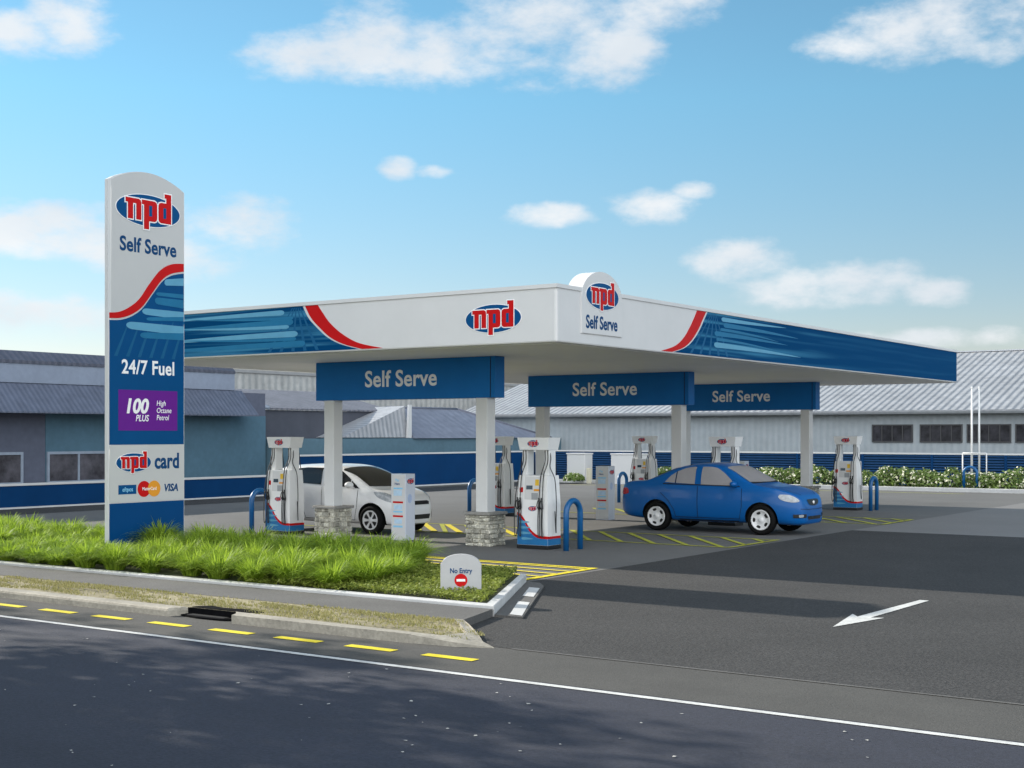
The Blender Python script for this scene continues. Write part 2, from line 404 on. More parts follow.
W = bpy.data.worlds.new('World'); S.world = W; W.use_nodes = True
def build_world():
    nt = W.node_tree; N = nt.nodes; L = nt.links
    bg = N['Background']; bg.inputs['Strength'].default_value = .15
    sky = N.new('ShaderNodeTexSky'); sky.sky_type = 'NISHITA'; sky.sun_disc = False
    sky.sun_elevation = R(SUN_EL); sky.sun_rotation = R(270); sky.altitude = 1500; sky.air_density = 1.0; sky.dust_density = .15; sky.ozone_density = 1.6
    tc = N.new('ShaderNodeTexCoord'); sp = N.new('ShaderNodeSeparateXYZ'); L.new(tc.outputs['Generated'], sp.inputs[0])
    def math_(op, a, b=None, c=None):
        n = N.new('ShaderNodeMath'); n.operation = op
        for i, v in enumerate((a, b, c)):
            if v is None: continue
            if isinstance(v, (int, float)): n.inputs[i].default_value = v
            else: L.new(v, n.inputs[i])
        return n.outputs[0]
    az = math_('ARCTAN2', sp.outputs[0], sp.outputs[1])     # azimuth from +Y towards +X
    el = math_('ARCSINE', sp.outputs[2])
    mp = N.new('ShaderNodeMapping'); mp.inputs['Scale'].default_value = (1, 1, 2.0); L.new(tc.outputs['Generated'], mp.inputs[0])
    n1 = N.new('ShaderNodeTexNoise'); n1.inputs['Scale'].default_value = 13; n1.inputs['Detail'].default_value = 9; n1.inputs['Roughness'].default_value = .60
    L.new(mp.outputs[0], n1.inputs['Vector'])
    n2 = N.new('ShaderNodeTexNoise'); n2.inputs['Scale'].default_value = 7; n2.inputs['Detail'].default_value = 5
    L.new(mp.outputs[0], n2.inputs['Vector'])
    blobs = [(70, 12, 48, 30), (8, 34, 50, 24), (300, 52, 60, 22), (370, 38, 66, 36), (440, 52, 70, 34), (520, 28, 100, 44), (600, 52, 70, 26), (640, 8, 70, 26),
             (850, 44, 46, 16), (900, 32, 60, 26), (975, 18, 90, 30), (400, 170, 17, 10), (436, 172, 22, 6), (550, 217, 36, 11), (655, 205, 36, 15), (690, 190, 20, 8),
             (60, 232, 90, 24), (150, 252, 80, 22), (225, 222, 60, 24), (40, 312, 90, 22), (745, 262, 46, 20), (785, 288, 52, 18), (860, 284, 62, 20), (930, 292, 34, 12), (1006, 336, 30, 9), (905, 338, 60, 9)]
    amp = {3: .8}
    cur = None
    for bx_, by_, rx, ry in blobs:
        a0 = math.atan((bx_ - 512) / 1361.77); ca = math.cos(a0)
        e0 = math.atan((433.8 - by_) / 1361.77 * ca)
        ra = rx / 1361.77 * ca * ca * 1.25; re = ry / 1361.77 * ca * 1.35
        u = math_('MULTIPLY_ADD', az, 1 / ra, -(a0 - TH) / ra)
        v = math_('MULTIPLY_ADD', el, 1 / re, -e0 / re)
        r2 = math_('MULTIPLY_ADD', u, u, math_('MULTIPLY', v, v))
        d = math_('SUBTRACT', 1.0, r2)
        cur = d if cur is None else math_('SMOOTH_MAX', cur, d, .25)
    cur = math_('MAXIMUM', cur, -1.2)
    # a broad bank of added cloud, unseen behind the camera, brightened to fill shaded faces
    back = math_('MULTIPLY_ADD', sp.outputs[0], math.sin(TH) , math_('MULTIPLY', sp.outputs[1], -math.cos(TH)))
    fill_bank = math_('MINIMUM', math_('MULTIPLY_ADD', back, 3.0, -.2), 1.15)
    cur = math_('MAXIMUM', cur, fill_bank)
    gain = math_('MULTIPLY_ADD', math_('MAXIMUM', fill_bank, 0.0), 1.9, 1.0)
    dens = math_('ADD', cur, math_('MULTIPLY_ADD', n1.outputs[0], 4.4, -2.25))
    mr = N.new('ShaderNodeMapRange'); mr.interpolation_type = 'SMOOTHSTEP'; mr.inputs[1].default_value = -.15; mr.inputs[2].default_value = 1.25; mr.inputs[4].default_value = .9
    L.new(dens, mr.inputs[0])
    # thin haze veil towards the horizon
    cr = N.new('ShaderNodeValToRGB'); cr.color_ramp.elements[0].position = .3; cr.color_ramp.elements[1].position = .72
    cr.color_ramp.elements[0].color = (3.5, 3.8, 4.15, 1); cr.color_ramp.elements[1].color = (4.75, 4.8, 4.85, 1)
    L.new(n2.outputs[0], cr.inputs[0])
    tint = N.new('ShaderNodeMix'); tint.data_type = 'RGBA'; tint.blend_type = 'MULTIPLY'; tint.inputs[0].default_value = 1; tint.inputs[7].default_value = (.56, .79, .73, 1)
    er = N.new('ShaderNodeMapRange'); er.inputs[1].default_value = .03; er.inputs[2].default_value = .24; L.new(el, er.inputs[0])
    tm = N.new('ShaderNodeMix'); tm.data_type = 'RGBA'; tm.inputs[6].default_value = (.60, .48, .455, 1); tm.inputs[7].default_value = (.56, .79, .73, 1)
    L.new(er.outputs[0], tm.inputs[0]); L.new(tm.outputs[2], tint.inputs[7])
    L.new(sky.outputs[0], tint.inputs[6])
    mx = N.new('ShaderNodeMix'); mx.data_type = 'RGBA'
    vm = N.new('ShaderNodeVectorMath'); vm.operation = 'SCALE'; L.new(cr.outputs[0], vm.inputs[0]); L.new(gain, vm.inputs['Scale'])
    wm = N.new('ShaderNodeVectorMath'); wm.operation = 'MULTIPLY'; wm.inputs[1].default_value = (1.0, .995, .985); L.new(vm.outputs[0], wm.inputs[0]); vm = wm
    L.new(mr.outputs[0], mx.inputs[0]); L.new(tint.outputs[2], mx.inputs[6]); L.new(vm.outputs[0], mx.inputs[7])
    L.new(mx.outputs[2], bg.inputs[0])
build_world()
S.view_settings.view_transform = 'Standard'; S.view_settings.look = 'None'; S.view_settings.gamma = 1; S.view_settings.exposure = 0.48
S.view_settings.use_curve_mapping = False

# ------------------------------------------------------------------ ground and roads
def sheet(name, pts, z, mat, parent=None, kind='structure'):
    bm = bmesh.new(); bm.faces.new([bm.verts.new((x, y, z)) for x, y in pts])
    bmesh.ops.recalc_face_normals(bm, faces=bm.faces[:])
    for f in bm.faces:
        if f.normal.z < 0: f.normal_flip()
    me = bpy.data.meshes.new(name); bm.to_mesh(me); bm.free()
    o = link_mesh(name, me, mat, parent)
    if parent is None: o['kind'] = kind
    return o

sheet('ground', rect(-2500, 2500, -2500, 2500), 0.0, M['earth'])
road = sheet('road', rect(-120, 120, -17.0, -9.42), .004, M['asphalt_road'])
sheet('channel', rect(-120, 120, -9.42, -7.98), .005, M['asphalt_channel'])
sheet('edge_line', rect(-120, 120, -9.565, -9.475), .010, M['line_white'], road)
for k in range(-6, 8):
    x = -2.30 + 1.06 * k
    if x < 4.3: sheet('yellow_dash', [(x, -8.88), (x + .66, -8.88), (x + .66, -8.74), (x, -8.74)], .011, M['line_yellow'], road)
yard = sheet('forecourt', [(-23.2, -1.2), (-3, -1.2), (1.05, -2.45), (1.05, 34.2), (-23.2, 34.2)], .006, M['concrete_yard'])
drive = sheet('driveway', [(4.3, -7.98), (60, -7.98), (60, 11.3), (1.05, 11.3), (1.05, -2.5), (2.9, -5.9), (2.9, -7.0), (3.9, -7.7)], .008, M['asphalt_drive'])
sheet('apron_lit_tone', [(1.05, 11.3), (60, 11.3), (60, 34.2), (1.05, 34.2)], .007, M['apron_lit_tone'])  # pale sheet paints in the sunlit ground beyond the canopy shadow edge
sheet('asphalt_joint', [(4.6, -8.01), (60, -8.01), (60, -7.96), (4.6, -7.96)], .011, M['foot'], drive)
sheet('dark_strip', [(-23.2, -1.2), (-20.6, -1.2), (-20.6, 34), (-23.2, 34)], .010, M['asphalt_drive'], yard)  # darker ground strip along the left fence
sheet('painted_arrow', [(6.80, -4.50), (7.03, -3.38), (6.88, -3.45), (6.93, -1.32), (6.80, -1.32), (6.71, -3.45), (6.57, -3.24)], .014, M['line_white'], drive)

def line_quad(name, a, b, w, z, mat, parent):
    a = Vector((*a, 0)); b = Vector((*b, 0)); d = (b - a).normalized(); s = Vector((-d.y, d.x, 0)) * w / 2
    return sheet(name, [(p.x, p.y) for p in (a - s, b - s, b + s, a + s)], z, mat, parent)

def hatch(x0, x1, ya, yb, step, slant, parent, mat, tip=None, w=.10):
    line_quad('hatch_outline', (x0, yb), (x1, yb), w, .014, mat, parent)
    line_quad('hatch_outline', (x0, ya), (x1, ya), w, .014, mat, parent)
    x = x0
    while x < x1 - .3:
        xe = min(x + slant, x1); ye = yb + (ya - yb) * (xe - x) / slant
        line_quad('hatch_bar', (x, yb), (xe, ye), w * 1.1, .018, mat, parent)
        x += step
    if tip: line_quad('hatch_outline', tip[0], tip[1], w, .018, mat, parent)
hatch(-12.2, .85, 5.1, 7.45, .78, 1.95, yard, M['line_yellow_worn'], ((.85, 7.5), (.85, 5.05)), .10)
for x in (-8.75, -8.0, -6.43, -11.9):
    line_quad('hatch_bar', (x, 7.3), (x + 1.9, 5.3), .15, .022, M['line_yellow'], yard)
hatch(-9, .95, 13.7, 16.0, .78, 1.95, yard, M['line_yellow_worn'], ((.95, 16.0), (.95, 13.6)), .11)
# triangle in front of the first row
line_quad('hatch_outline', (-4.6, .12), (.82, -.10), .11, .014, M['line_yellow'], yard)
line_quad('hatch_outline', (.82, -.06), (.87, -2.35), .13, .018, M['line_yellow'], yard)
for k in range(4):
    t0 = k / 4
    line_quad('hatch_bar', (.85, -.35 - 1.9 * t0), (-3.4 + .35 * k, -.15 - 1.5 * t0), .085, .022, M['line_yellow'], yard)
line_quad('boundary_line', (-20, 32.0), (-2.5, 32.4), .12, .014, M['line_yellow_worn'], yard)

# verge, footpath, kerbs, planting bed
def solid(name, pts, z0, z1, mat, kind='structure', bevel=0.0):
    bm = bmesh.new(); prism(bm, pts, z0, z1)
    if bevel: bmesh.ops.bevel(bm, geom=[e for e in bm.edges if e.verts[0].co.z > z1 - 1e-4 and e.verts[1].co.z > z1 - 1e-4], offset=bevel, segments=2, affect='EDGES', profile=.5)
    o = obj(name, bm, mat)
    o['kind'] = kind
    return o
arcp = [(4.45, -8.22), (4.40, -7.98), (4.15, -7.62), (3.75, -7.3), (3.35, -7.02)]
solid('verge', [(-60, -8.06), (3.75, -8.06)] + [(4.15, -7.95), (3.95, -7.68), (3.6, -7.36), (3.25, -7.06)] + [(3.0, -7.06), (3.0, -8.06)][:1] + [(-60, -7.06)], 0, .10, M['dry_soil'])
for v in bpy.data.objects['verge'].data.vertices:
    if v.co.z > .05 and v.co.x > 3.3: v.co.z = .03
solid('verge_kerb', [(-60, -8.32), (-.44, -8.32), (-.36, -8.18), (-.30, -8.06), (-60, -8.06)], 0, .108, M['kerb'], bevel=.035)
vk = solid('verge_kerb', [(.50, -8.06), (.62, -8.16), (.70, -8.32), (3.4, -8.30), (4.0, -8.22), (4.42, -8.06), (4.15, -7.90), (3.9, -7.64), (3.52, -7.30), (3.22, -7.02), (3.12, -7.06), (3.44, -7.36), (3.78, -7.70), (3.7, -8.06)], 0, .108, M['kerb'])
for v in vk.data.vertices:
    if v.co.z > .1: v.co.z = .108 * max(.12, 1 - max(0, v.co.x - 3.5) / 1.0)
solid('footpath', [(-60, -7.06), (3.25, -7.06), (2.95, -6.04), (-60, -6.04)], 0, .105, M['foot'])
solid('bed_kerb', [(-60, -6.02), (2.96, -6.02), (1.14, -2.62), (1.00, -2.58), (2.76, -5.88), (-60, -5.88)], 0, .145, M['kerb_white'], bevel=.012)
solid('planting_bed', [(-60, -5.88), (2.74, -5.88), (.98, -2.58), (-3, -1.75), (-60, -1.5)], 0, .125, M['soil'])
solid('kerb_ramp', [(2.97, -6.02), (3.38, -6.0), (1.70, -2.98), (1.42, -2.66), (1.15, -2.62)], 0, .035, M['foot'])
for (a, b) in (((3.33, -5.94), (2.66, -4.78)), ((2.36, -4.24), (1.84, -3.30))):
    sheet('painted_block', [(a[0], a[1]), (b[0], b[1]), (b[0] - .20, b[1] + .02), (a[0] - .20, a[1] + .02)], .041, M['kerb_white'], drive)

# storm drain let into the verge kerb
sdn = empty('storm_drain', (.02, -8.15, 0), 0, 'black storm drain opening set in the verge kerb', 'drain')
bm = bmesh.new(); prism(bm, [(-.34, -.06), (.02, -.12), (.40, -.10), (.56, -.02), (.50, .12), (.78, .20), (.30, .26), (-.10, .20), (-.34, .14)], .012, .030); prism(bm, [(-.34, .055), (.72, .055), (.72, .088), (-.30, .088)], .031, .105); prism(bm, [(-.30, .092), (.66, .092), (.86, .20), (.52, .30), (.10, .24), (-.16, .30), (-.28, .2)], .106, .113)
obj('drain_pit', bm, pmat('drain_black', (.004, .004, .005), .9, .3, 12, spec=.05), sdn)
bm = bmesh.new()
box(bm, -.24, .42, -.05, .045, .031, .036, bevel=.002)
obj('drain_grate', bm, pmat('grate_iron', (.008, .008, .009), .6, .3, 20), sdn)

# ------------------------------------------------------------------ grass
def tussock_mesh(seed, n=440, h=.66, spread=.62):
    rnd = random.Random(seed); vs, fs = [], []
    for _ in range(n):
        a = rnd.uniform(0, 2 * math.pi); r0 = rnd.random() ** .6 * .13
        b = a + rnd.uniform(-.5, .5); hh = h * rnd.uniform(.62, 1.05); out = spread * (.22 + .78 * rnd.random() ** .8)
        w = rnd.uniform(.007, .013)
        px, py = r0 * math.cos(a), r0 * math.sin(a)
        sx, sy = -math.sin(b) * w, math.cos(b) * w
        i0 = len(vs); K = 5
        for k in range(K + 1):
            t = k / K
            rr = out * (t ** 1.45)
            z = hh * (t * (1.25 - .25 * t) - .62 * (out / spread) * t ** 2.6)
            ww = (1 - t) ** .7
            x, y = px + math.cos(b) * rr, py + math.sin(b) * rr
            if k < K: vs += [(x - sx * ww, y - sy * ww, z), (x + sx * ww, y + sy * ww, z)]
            else: vs.append((x, y, z))
        for k in range(K - 1): fs.append((i0 + 2 * k, i0 + 2 * k + 1, i0 + 2 * k + 3, i0 + 2 * k + 2))
        fs.append((i0 + 2 * K - 2, i0 + 2 * K - 1, i0 + 2 * K))
    me = bpy.data.meshes.new('grass_tussock'); me.from_pydata(vs, [], fs); me.materials.append(M['leaf_tussock'])
    return me
TM = [tussock_mesh(s) for s in range(6)]
def in_tussock(x, y):
    return x < .62 - .62 * max(0, y + 4.7)
row = 0
y = -5.58
while y < -1.9:
    x = -16.5 + (row % 2) * .37
    while x < .4:
        xx = x + random.uniform(-.10, .10); yy = y + random.uniform(-.09, .09)
        vis = xx > -8.9 - (yy + 5.4) * 1.35
        if vis and in_tussock(xx, yy) and not (-7.62 < xx < -6.98 and -4.15 < yy < -1.7):
            o = bpy.data.objects.new('grass_tussock', random.choice(TM)); COL.objects.link(o)
            s = random.uniform(.95, 1.2); o.location = (xx, yy, .11); o.scale = (s, s, s * random.uniform(.9, 1.1) * (.80 if yy < -3.7 else .90) * (.72 if -9.6 < xx < -6.0 and yy < -2.9 else 1)); o.rotation_euler = (0, 0, random.uniform(0, 6.28))
            tag(o, 'bright green tussock of arching grass in the planting bed around the tall sign', 'grass tussock', 'tussocks of grass filling the roadside bed')
        x += .74
    y += .66; row += 1

def blades(name, n, pick, h, w, mat, zf, kind='stuff', lean=.6):
    vs, fs = [], []
    for _ in range(n):
        p = pick()
        if p is None: continue
        x, y_ = p; z = zf(x, y_); a = random.uniform(0, 6.28); hh = h * random.uniform(.5, 1.2); ww = w * random.uniform(.7, 1.3)
        l = hh * random.uniform(.1, lean); b = random.uniform(0, 6.28)
        i = len(vs)
        vs += [(x - math.cos(a) * ww, y_ - math.sin(a) * ww, z), (x + math.cos(a) * ww, y_ + math.sin(a) * ww, z), (x + math.cos(b) * l, y_ + math.sin(b) * l, z + hh)]
        fs.append((i, i + 1, i + 2))
    me = bpy.data.meshes.new(name); me.from_pydata(vs, [], fs)
    o = link_mesh(name, me, mat); o['kind'] = kind
    return o

def vnoise(x, y_): return math.sin(x * 1.7 + 1.3 * math.sin(y_ * 2.3)) * math.sin(y_ * 3.1 + x * .9) 
def pick_verge():
    x = random.uniform(-9.5, 4.0); y_ = -7.08 - random.random() ** 1.1 * .95
    if x > 3.0 and y_ > -7.06 - (x - 3.2) * .72: return None
    if abs(x - .05) < .55 and y_ < -7.85: return None
    if random.random() < .25 + .68 * (vnoise(x * 1.5, y_ * 3.4) + .5 * vnoise(x * .6 + 3, y_ * 5) > .10): return None
    return x, y_
o = blades('dry_verge_grass', 22000, pick_verge, .038, .009, M['dry_blade'], lambda x, y_: .098 if x < 3.2 else .098 - .06 * (x - 3.2))
tag(o, 'short patchy dry yellow grass on the verge between kerb and footpath', 'dry grass')

def cover():
    vs, fs = [], []
    def mound(x, y_):
        return .14 + .05 * max(0, 1 - ((x - .7) / 2.2) ** 2) + .025 * vnoise(x * 2, y_ * 2)
    for _ in range(42000):
        x = random.uniform(-1.8, 2.8); y_ = random.uniform(-5.83, -1.9)
        xm = 2.66 - (y_ + 5.83) / 3.25 * 1.72
        if x > xm: continue
        if y_ > -2.55 - (x + 3) * .0 and x > -1.2 + 0: 
            if y_ > -2.5: continue
        z = mound(x, y_) * random.uniform(.75, 1.12) + random.uniform(0, .05)
        s = random.uniform(.010, .024)
        n = Vector((random.gauss(0, .6), random.gauss(0, .6), 1)).normalized(); u = n.orthogonal().normalized(); u.rotate(Matrix.Rotation(random.uniform(0, 6.28), 3, n)); v = n.cross(u)
        c = Vector((x, y_, z)); i = len(vs)
        vs += [c - u * s * 1.6, c + v * s * .7, c + u * s * 1.6, c - v * s * .7]
        fs.append((i, i + 1, i + 2, i + 3))
    me = bpy.data.meshes.new('ground_cover'); me.from_pydata([tuple(v) for v in vs], [], fs)
    o = link_mesh('ground_cover', me, M['leaf_cover']); 
    tag(o, 'low leafy green ground cover around the small round topped sign', 'ground cover', None, 'stuff')
cover()

# ------------------------------------------------------------------ canopy with columns
CX0, CY1, ZS, ZT = -11.7, 23.08, 3.90, 4.90
can = empty('fuel_canopy', (0, 0, 0), 0, 'large flat white canopy with blue printed fascia over the fuel pumps', 'canopy')
bm = bmesh.new(); prism(bm, [(CX0, 0), (0, 0), (0, CY1), (CX0, CY1)], ZS, ZT)
vert_e = [e for e in bm.edges if abs(e.verts[0].co.z - e.verts[1].co.z) > .5]
bmesh.ops.bevel(bm, geom=vert_e, offset=.05, segments=3, affect='EDGES', profile=.5)
bot_e = [e for e in bm.edges if e.verts[0].co.z < ZS + .01 and e.verts[1].co.z < ZS + .01]
bmesh.ops.bevel(bm, geom=bot_e, offset=.03, segments=2, affect='EDGES', profile=.5)
obj('fascia', bm, M['white'], can)
bxo('soffit', (CX0 + .12, -.12, .12, CY1 - .12, ZS - .012, ZS + .02), M['soffit'], can)
bm = bmesh.new()
for d in ((CX0 - .02, .02, -.02, .0, ZT - .05, ZT + .02), (0.0, .02, 0, CY1 + .02, ZT - .05, ZT + .02), (CX0 - .02, CX0, 0, CY1 + .02, ZT - .05, ZT + .02), (CX0, 0, CY1, CY1 + .02, ZT - .05, ZT + .02)):
    box(bm, *d)
obj('top_trim', bm, M['white'], can)

# left (street) face graphics: x along +X from the left end
LZ0, LZ1 = ZS + .035, ZT - .055
swL = [(-5.96, LZ1), (-5.80, 4.60), (-5.60, 4.42), (-5.30, 4.20), (-4.95, 4.05), (-4.47, LZ0)]   # left edge of the red
swR = [(-3.94, LZ0), (-4.55, 4.055), (-4.98, 4.25), (-5.30, 4.48), (-5.50, 4.70), (-5.62, LZ1)]
def dens(pts, n=6): return [(p.x, p.y) for p in smooth_path([(a, b, 0) for a, b in pts], n)]
def off_pts(pts, dx): return [(a + dx, b) for a, b in pts]
Mx = F_my((0, 0, 0))
wm_l = wrapmat('fascia_wrap_street', 'X', -6.2, -15.0)
left_edge = dens(swL); right_edge = dens(swR)
blue_edge = off_pts(left_edge, -.07)
put('blue_wrap', flat([[(CX0 + .06, LZ0)] + [(CX0 + .06, LZ1)] + blue_edge], .0015), Mx, wm_l, can)
put('red_swoosh', flat([left_edge + right_edge], .0025), Mx, M['red'], can)
def stroke(x0, x1, z, w, dz, taper=True, n=22):
    """comet stroke: round head at x0, thin tail at x1"""
    top, bot = [], []
    for k in range(n + 1):
        t = (k / n) ** 2.4
        x = x0 + (x1 - x0) * t; zz = z + dz * t * t
        h = w * (math.sqrt(max(0, 1 - (1 - min(1, t * abs(x1 - x0) / (w * 2.2))) ** 2))) * ((1 - t) ** .7 if taper else 1) + .002
        top.append((x, zz + h)); bot.append((x, zz - h))
    return top + bot[::-1]
def strokes(mat_a, mat_b, sgn, xh, Mf, parent, z_off, spans):
    for (dx, ln, z, w, dz, m) in spans:
        put('light_streak', flat([stroke(xh + sgn * dx, xh + sgn * (dx + ln), z, w, dz)], .0012, 0, z_off), Mf, mat_a if m == 0 else mat_b, parent)
        z_off += .0003
sp_l = [(.55, 3.6, 4.74, .050, -.03, 0), (.30, 4.6, 4.54, .060, -.05, 1), (.42, 3.2, 4.45, .035, .08, 0), (.18, 5.0, 4.30, .060, -.06, 0), (-.02, 5.2, 4.10, .060, -.05, 1), (.30, 3.0, 4.62, .03, .10, 1), (.22, 3.4, 4.20, .035, .09, 1)]
strokes(M['streak'], M['streak2'], -1, -5.98, Mx, can, .0032, sp_l)
def rays(Mf, parent, pts, z_off):
    for a, b, w0, w1 in pts:
        put('light_ray', flat([[(a[0] - w0, a[1]), (a[0] + w0, a[1]), (b[0] + w1, b[1]), (b[0] - w1, b[1])]], .0006, 0, z_off), Mf, M['ray'], parent); z_off += .0002
rays(Mx, can, [((-6.3 + .05 * k, LZ1 - .02), (-6.95 + .33 * k, LZ0 + .02), .012, .045) for k in range(5)], .0031)
logo('canopy_logo', 1.22, .50, .325, F_my((-1.36, 0, 4.37)), can)
# right (driveway) face graphics
My = F_px((0, 0, 0))
wm_r = wrapmat('fascia_wrap_drive', 'Y', 6.0, 15.0)
eR = dens([(5.73, LZ1), (5.58, 4.68), (5.36, 4.44), (5.05, 4.20), (4.70, 4.04), (4.23, LZ0)])
eL = dens([(3.78, LZ0), (4.35, 4.06), (4.72, 4.24), (5.02, 4.50), (5.20, 4.70), (5.32, LZ1)])
put('blue_wrap', flat([[(CY1 - .06, LZ0), (CY1 - .06, LZ1)] + off_pts(eR, .07)], .0015), My, wm_r, can)
put('red_swoosh', flat([eR + eL], .0025), My, M['red'], can)
strokes(M['streak'], M['streak2'], 1, 6.1, My, can, .0032, [(.35, 3.4, 4.74, .045, .03, 0), (.45, 4.0, 4.62, .05, -.06, 1), (.02, 3.8, 4.42, .050, -.05, 1), (.0, 4.6, 4.18, .055, -.06, 0), (.30, 3.0, 4.52, .03, -.10, 1), (.1, 3.2, 4.30, .03, -.10, 1)])
rays(My, can, [((5.98 + .05 * k, LZ1 - .02), (5.05 + .42 * k, LZ0 + .02), .012, .05) for k in range(5)], .0031)

def stone_base_bm(w, h, seed):
    rnd = random.Random(seed); bm = bmesh.new()
    box(bm, -w / 2 + .03, w / 2 - .03, -w / 2 + .03, w / 2 - .03, 0, h)
    z = 0.0
    while z < h - .02:
        ch = min(rnd.uniform(.065, .125), h - z)
        for side in range(4):
            rot = Matrix.Rotation(side * math.pi / 2, 4, 'Z')
            a = -w / 2 - rnd.uniform(0, .02)
            while a < w / 2 - .03:
                ln = min(rnd.uniform(.09, .24), w / 2 + .01 - a)
                pr = rnd.uniform(-.012, .022)
                n0 = len(bm.verts)
                z1 = z + ch - rnd.uniform(.004, .018)
                box(bm, a + .006, a + ln - .006, -w / 2 - pr, -w / 2 + .05, z + .004, z1, bevel=.012, seg=1)
                bm.verts.ensure_lookup_table()
                for v in bm.verts[n0:]:
                    v.co += Vector((rnd.uniform(-1, 1), rnd.uniform(-1, 1), rnd.uniform(-1, 1))) * .006
                    v.co = rot @ v.co
                a += ln
        z += ch
    return bm
ROWS = (2.82, 11.30, 19.67)
col_proto = None
def make_column(seed):
    bm = bmesh.new(); box(bm, -.145, .145, -.145, .145, .66, 3.06, bevel=.012)
    c = obj('column', bm, M['white_col'], can)
    b = obj('stone_base', stone_base_bm(.58, .64, seed), M['stone'], c)
    bxo('base_cap', (-.33, .33, -.33, .33, .64, .70), M['cap_stone'], c, bevel=.012)
    return c
ci = 0
for Y in ROWS:
    for X in (-7.77, -3.57):
        c = make_column(ci); c.location = (X, Y, 0); ci += 1

# arched sign on the canopy corner
ar = empty('arched_sign', (0, 1.50, ZS), 0, 'white round topped sign with oval badge on the canopy corner fascia', 'sign')
bm = bmesh.new()
hw = .72; pts = [(-hw, .20), (hw, .20)]
for k in range(25):
    a = math.pi * k / 24
    pts.append((hw * math.cos(a), .86 + .50 * math.sin(a)))
prism_f(bm, pts, .325, F_px((-.30, 0, 0)))
bmesh.ops.bevel(bm, geom=[e for e in bm.edges if abs(e.verts[0].co.x - e.verts[1].co.x) < .01 and e.verts[0].co.x > .01], offset=.015, segments=2, affect='EDGES', profile=.5)
obj('sign_body', bm, M['white'], ar)
logo('badge', 1.14, .48, .29, F_px((.0255, .0, .91)), ar)
put('lettering', text('Self Serve', .33, .86, .026, sp=1.0), F_px((.026, -.02, .41)), M['letter_blue'], ar)

# overhead Self Serve signs
row_words = ('front row, nearest the street', 'middle row above the blue sedan', 'rear row, smallest and farthest of three')
for i, Y in enumerate(ROWS):
    x0, x1 = (-8.14, -3.21)
    s = empty('overhead_sign', (0, Y, 0), 0, 'dark blue overhead Self Serve sign, ' + row_words[i], 'sign', 'overhead signs above the pump rows')
    bxo('sign_box', (x0, x1, -.17, .17, 3.04, 3.885), M['sign_blue'], s, bevel=.008)
    bm = bmesh.new()
    box(bm, x1 - .12, x1 - .105, -.176, -.172, 3.05, 3.875)
    obj('panel_joint', bm, M['seam'], s)
    put('lettering', text('Self Serve', .49, 1.0, .020, sp=1.03), F_my((-5.70, -.1715, 3.47)), M['letter'], s)

# ------------------------------------------------------------------ totem sign
TX, TY0, TY1 = -7.2, -3.83, -2.03
tot = empty('totem_sign', (TX, 0, 0), 0, 'tall white and blue totem sign standing in the grass bed beside the road', 'sign')
def totem_outline(y0, y1, zb):
    P = [(y0, zb), (y1, zb)]
    n = 16
    for k in range(n + 1):
        t = k / n; yy = y1 + (y0 - y1) * t
        P.append((yy, 6.92 + .25 * math.sin(math.pi * t) ** .85))
    return P
bm = bmesh.new(); prism_f(bm, totem_outline(TY0, TY1, 0), .085, F_px((-.085, 0, 0)))
obj('cabinet', bm, M['white'], tot)
put('face_panel', flat([totem_outline(TY0 + .07, TY1 - .015, .1)], .0015), F_px((0, 0, 0)), M['totem_face'], tot)
yA, yB = TY0 + .03, TY1 - .015
sw_lo = dens([(yA, 4.40), (-3.55, 4.42), (-3.30, 4.50), (-3.05, 4.66), (-2.80, 4.95), (-2.58, 5.20), (-2.35, 5.34), (yB, 5.41)])
sw_hi = dens([(yB, 5.56), (-2.35, 5.52), (-2.62, 5.38), (-2.88, 5.10), (-3.12, 4.80), (-3.35, 4.63), (-3.58, 4.53), (yA, 4.50)])
wm_t = wrapmat('totem_wrap', 'Z', 5.2, 3.9, 'Y')
put('blue_panel', flat([[(yB, 2.10), (yB, 5.37)] + [(a, b - .035) for a, b in sw_lo[::-1]][1:] + [(yA, 2.10)]], .0015, 0, .0032), F_px((0, 0, 0)), M['wrap_t'] if 'wrap_t' in M else pmat('totem_blue', (.001, .066, .20), .38, .06, 1, spec=.12), tot)
put('red_swoosh', flat([sw_lo + sw_hi], .0022, 0, .0032), F_px((0, 0, 0)), M['red'], tot)
zo = .0066
for (z, yh, w, dz, m) in ((5.16, -2.52, .055, .05, 0), (4.93, -2.72, .030, .0, 1), (4.80, -2.75, .06, -.02, 1), (4.58, -3.05, .055, -.02, 0), (4.44, -2.95, .03, .06, 1), (4.30, -3.42, .065, -.03, 0), (4.13, -3.1, .05, .03, 1)):
    top, bot = [], []
    for k in range(27):
        t = (k / 26) ** 2.2; yy = yh + (yB - .004 - yh) * t; h = w * math.sqrt(max(0, 1 - (1 - min(1, t * 9)) ** 2)) * (1 + .3 * t) + .002
        top.append((yy, z + dz * t + h)); bot.append((yy, z + dz * t - h))
    put('light_streak', flat([top + bot[::-1]], .0012, 0, zo), F_px((0, 0, 0)), M['streak'] if m == 0 else M['streak2'], tot); zo += .0003
for k in range(6):
    yy = -3.65 + .27 * k
    put('light_ray', flat([[(yy + .25, 4.30 + .03 * k), (yy + .275, 4.30 + .03 * k), (yy + .03, 3.72), (yy - .05, 3.72)]], .0006, 0, .0064 + k * .0001), F_px((0, 0, 0)), M['ray'], tot)
logo('badge', 1.50, .58, .385, F_px((.0035, -2.90, 6.46)), tot)
put('lettering', text('Self Serve', .37, .89, .027, sp=1.03), F_px((.0035, -2.90, 5.78)), M['letter_blue'], tot)
put('lettering', text('24/7 Fuel', .36, .90, .020, sp=1.04), F_px((.007, -2.90, 3.52)), M['letter'], tot)
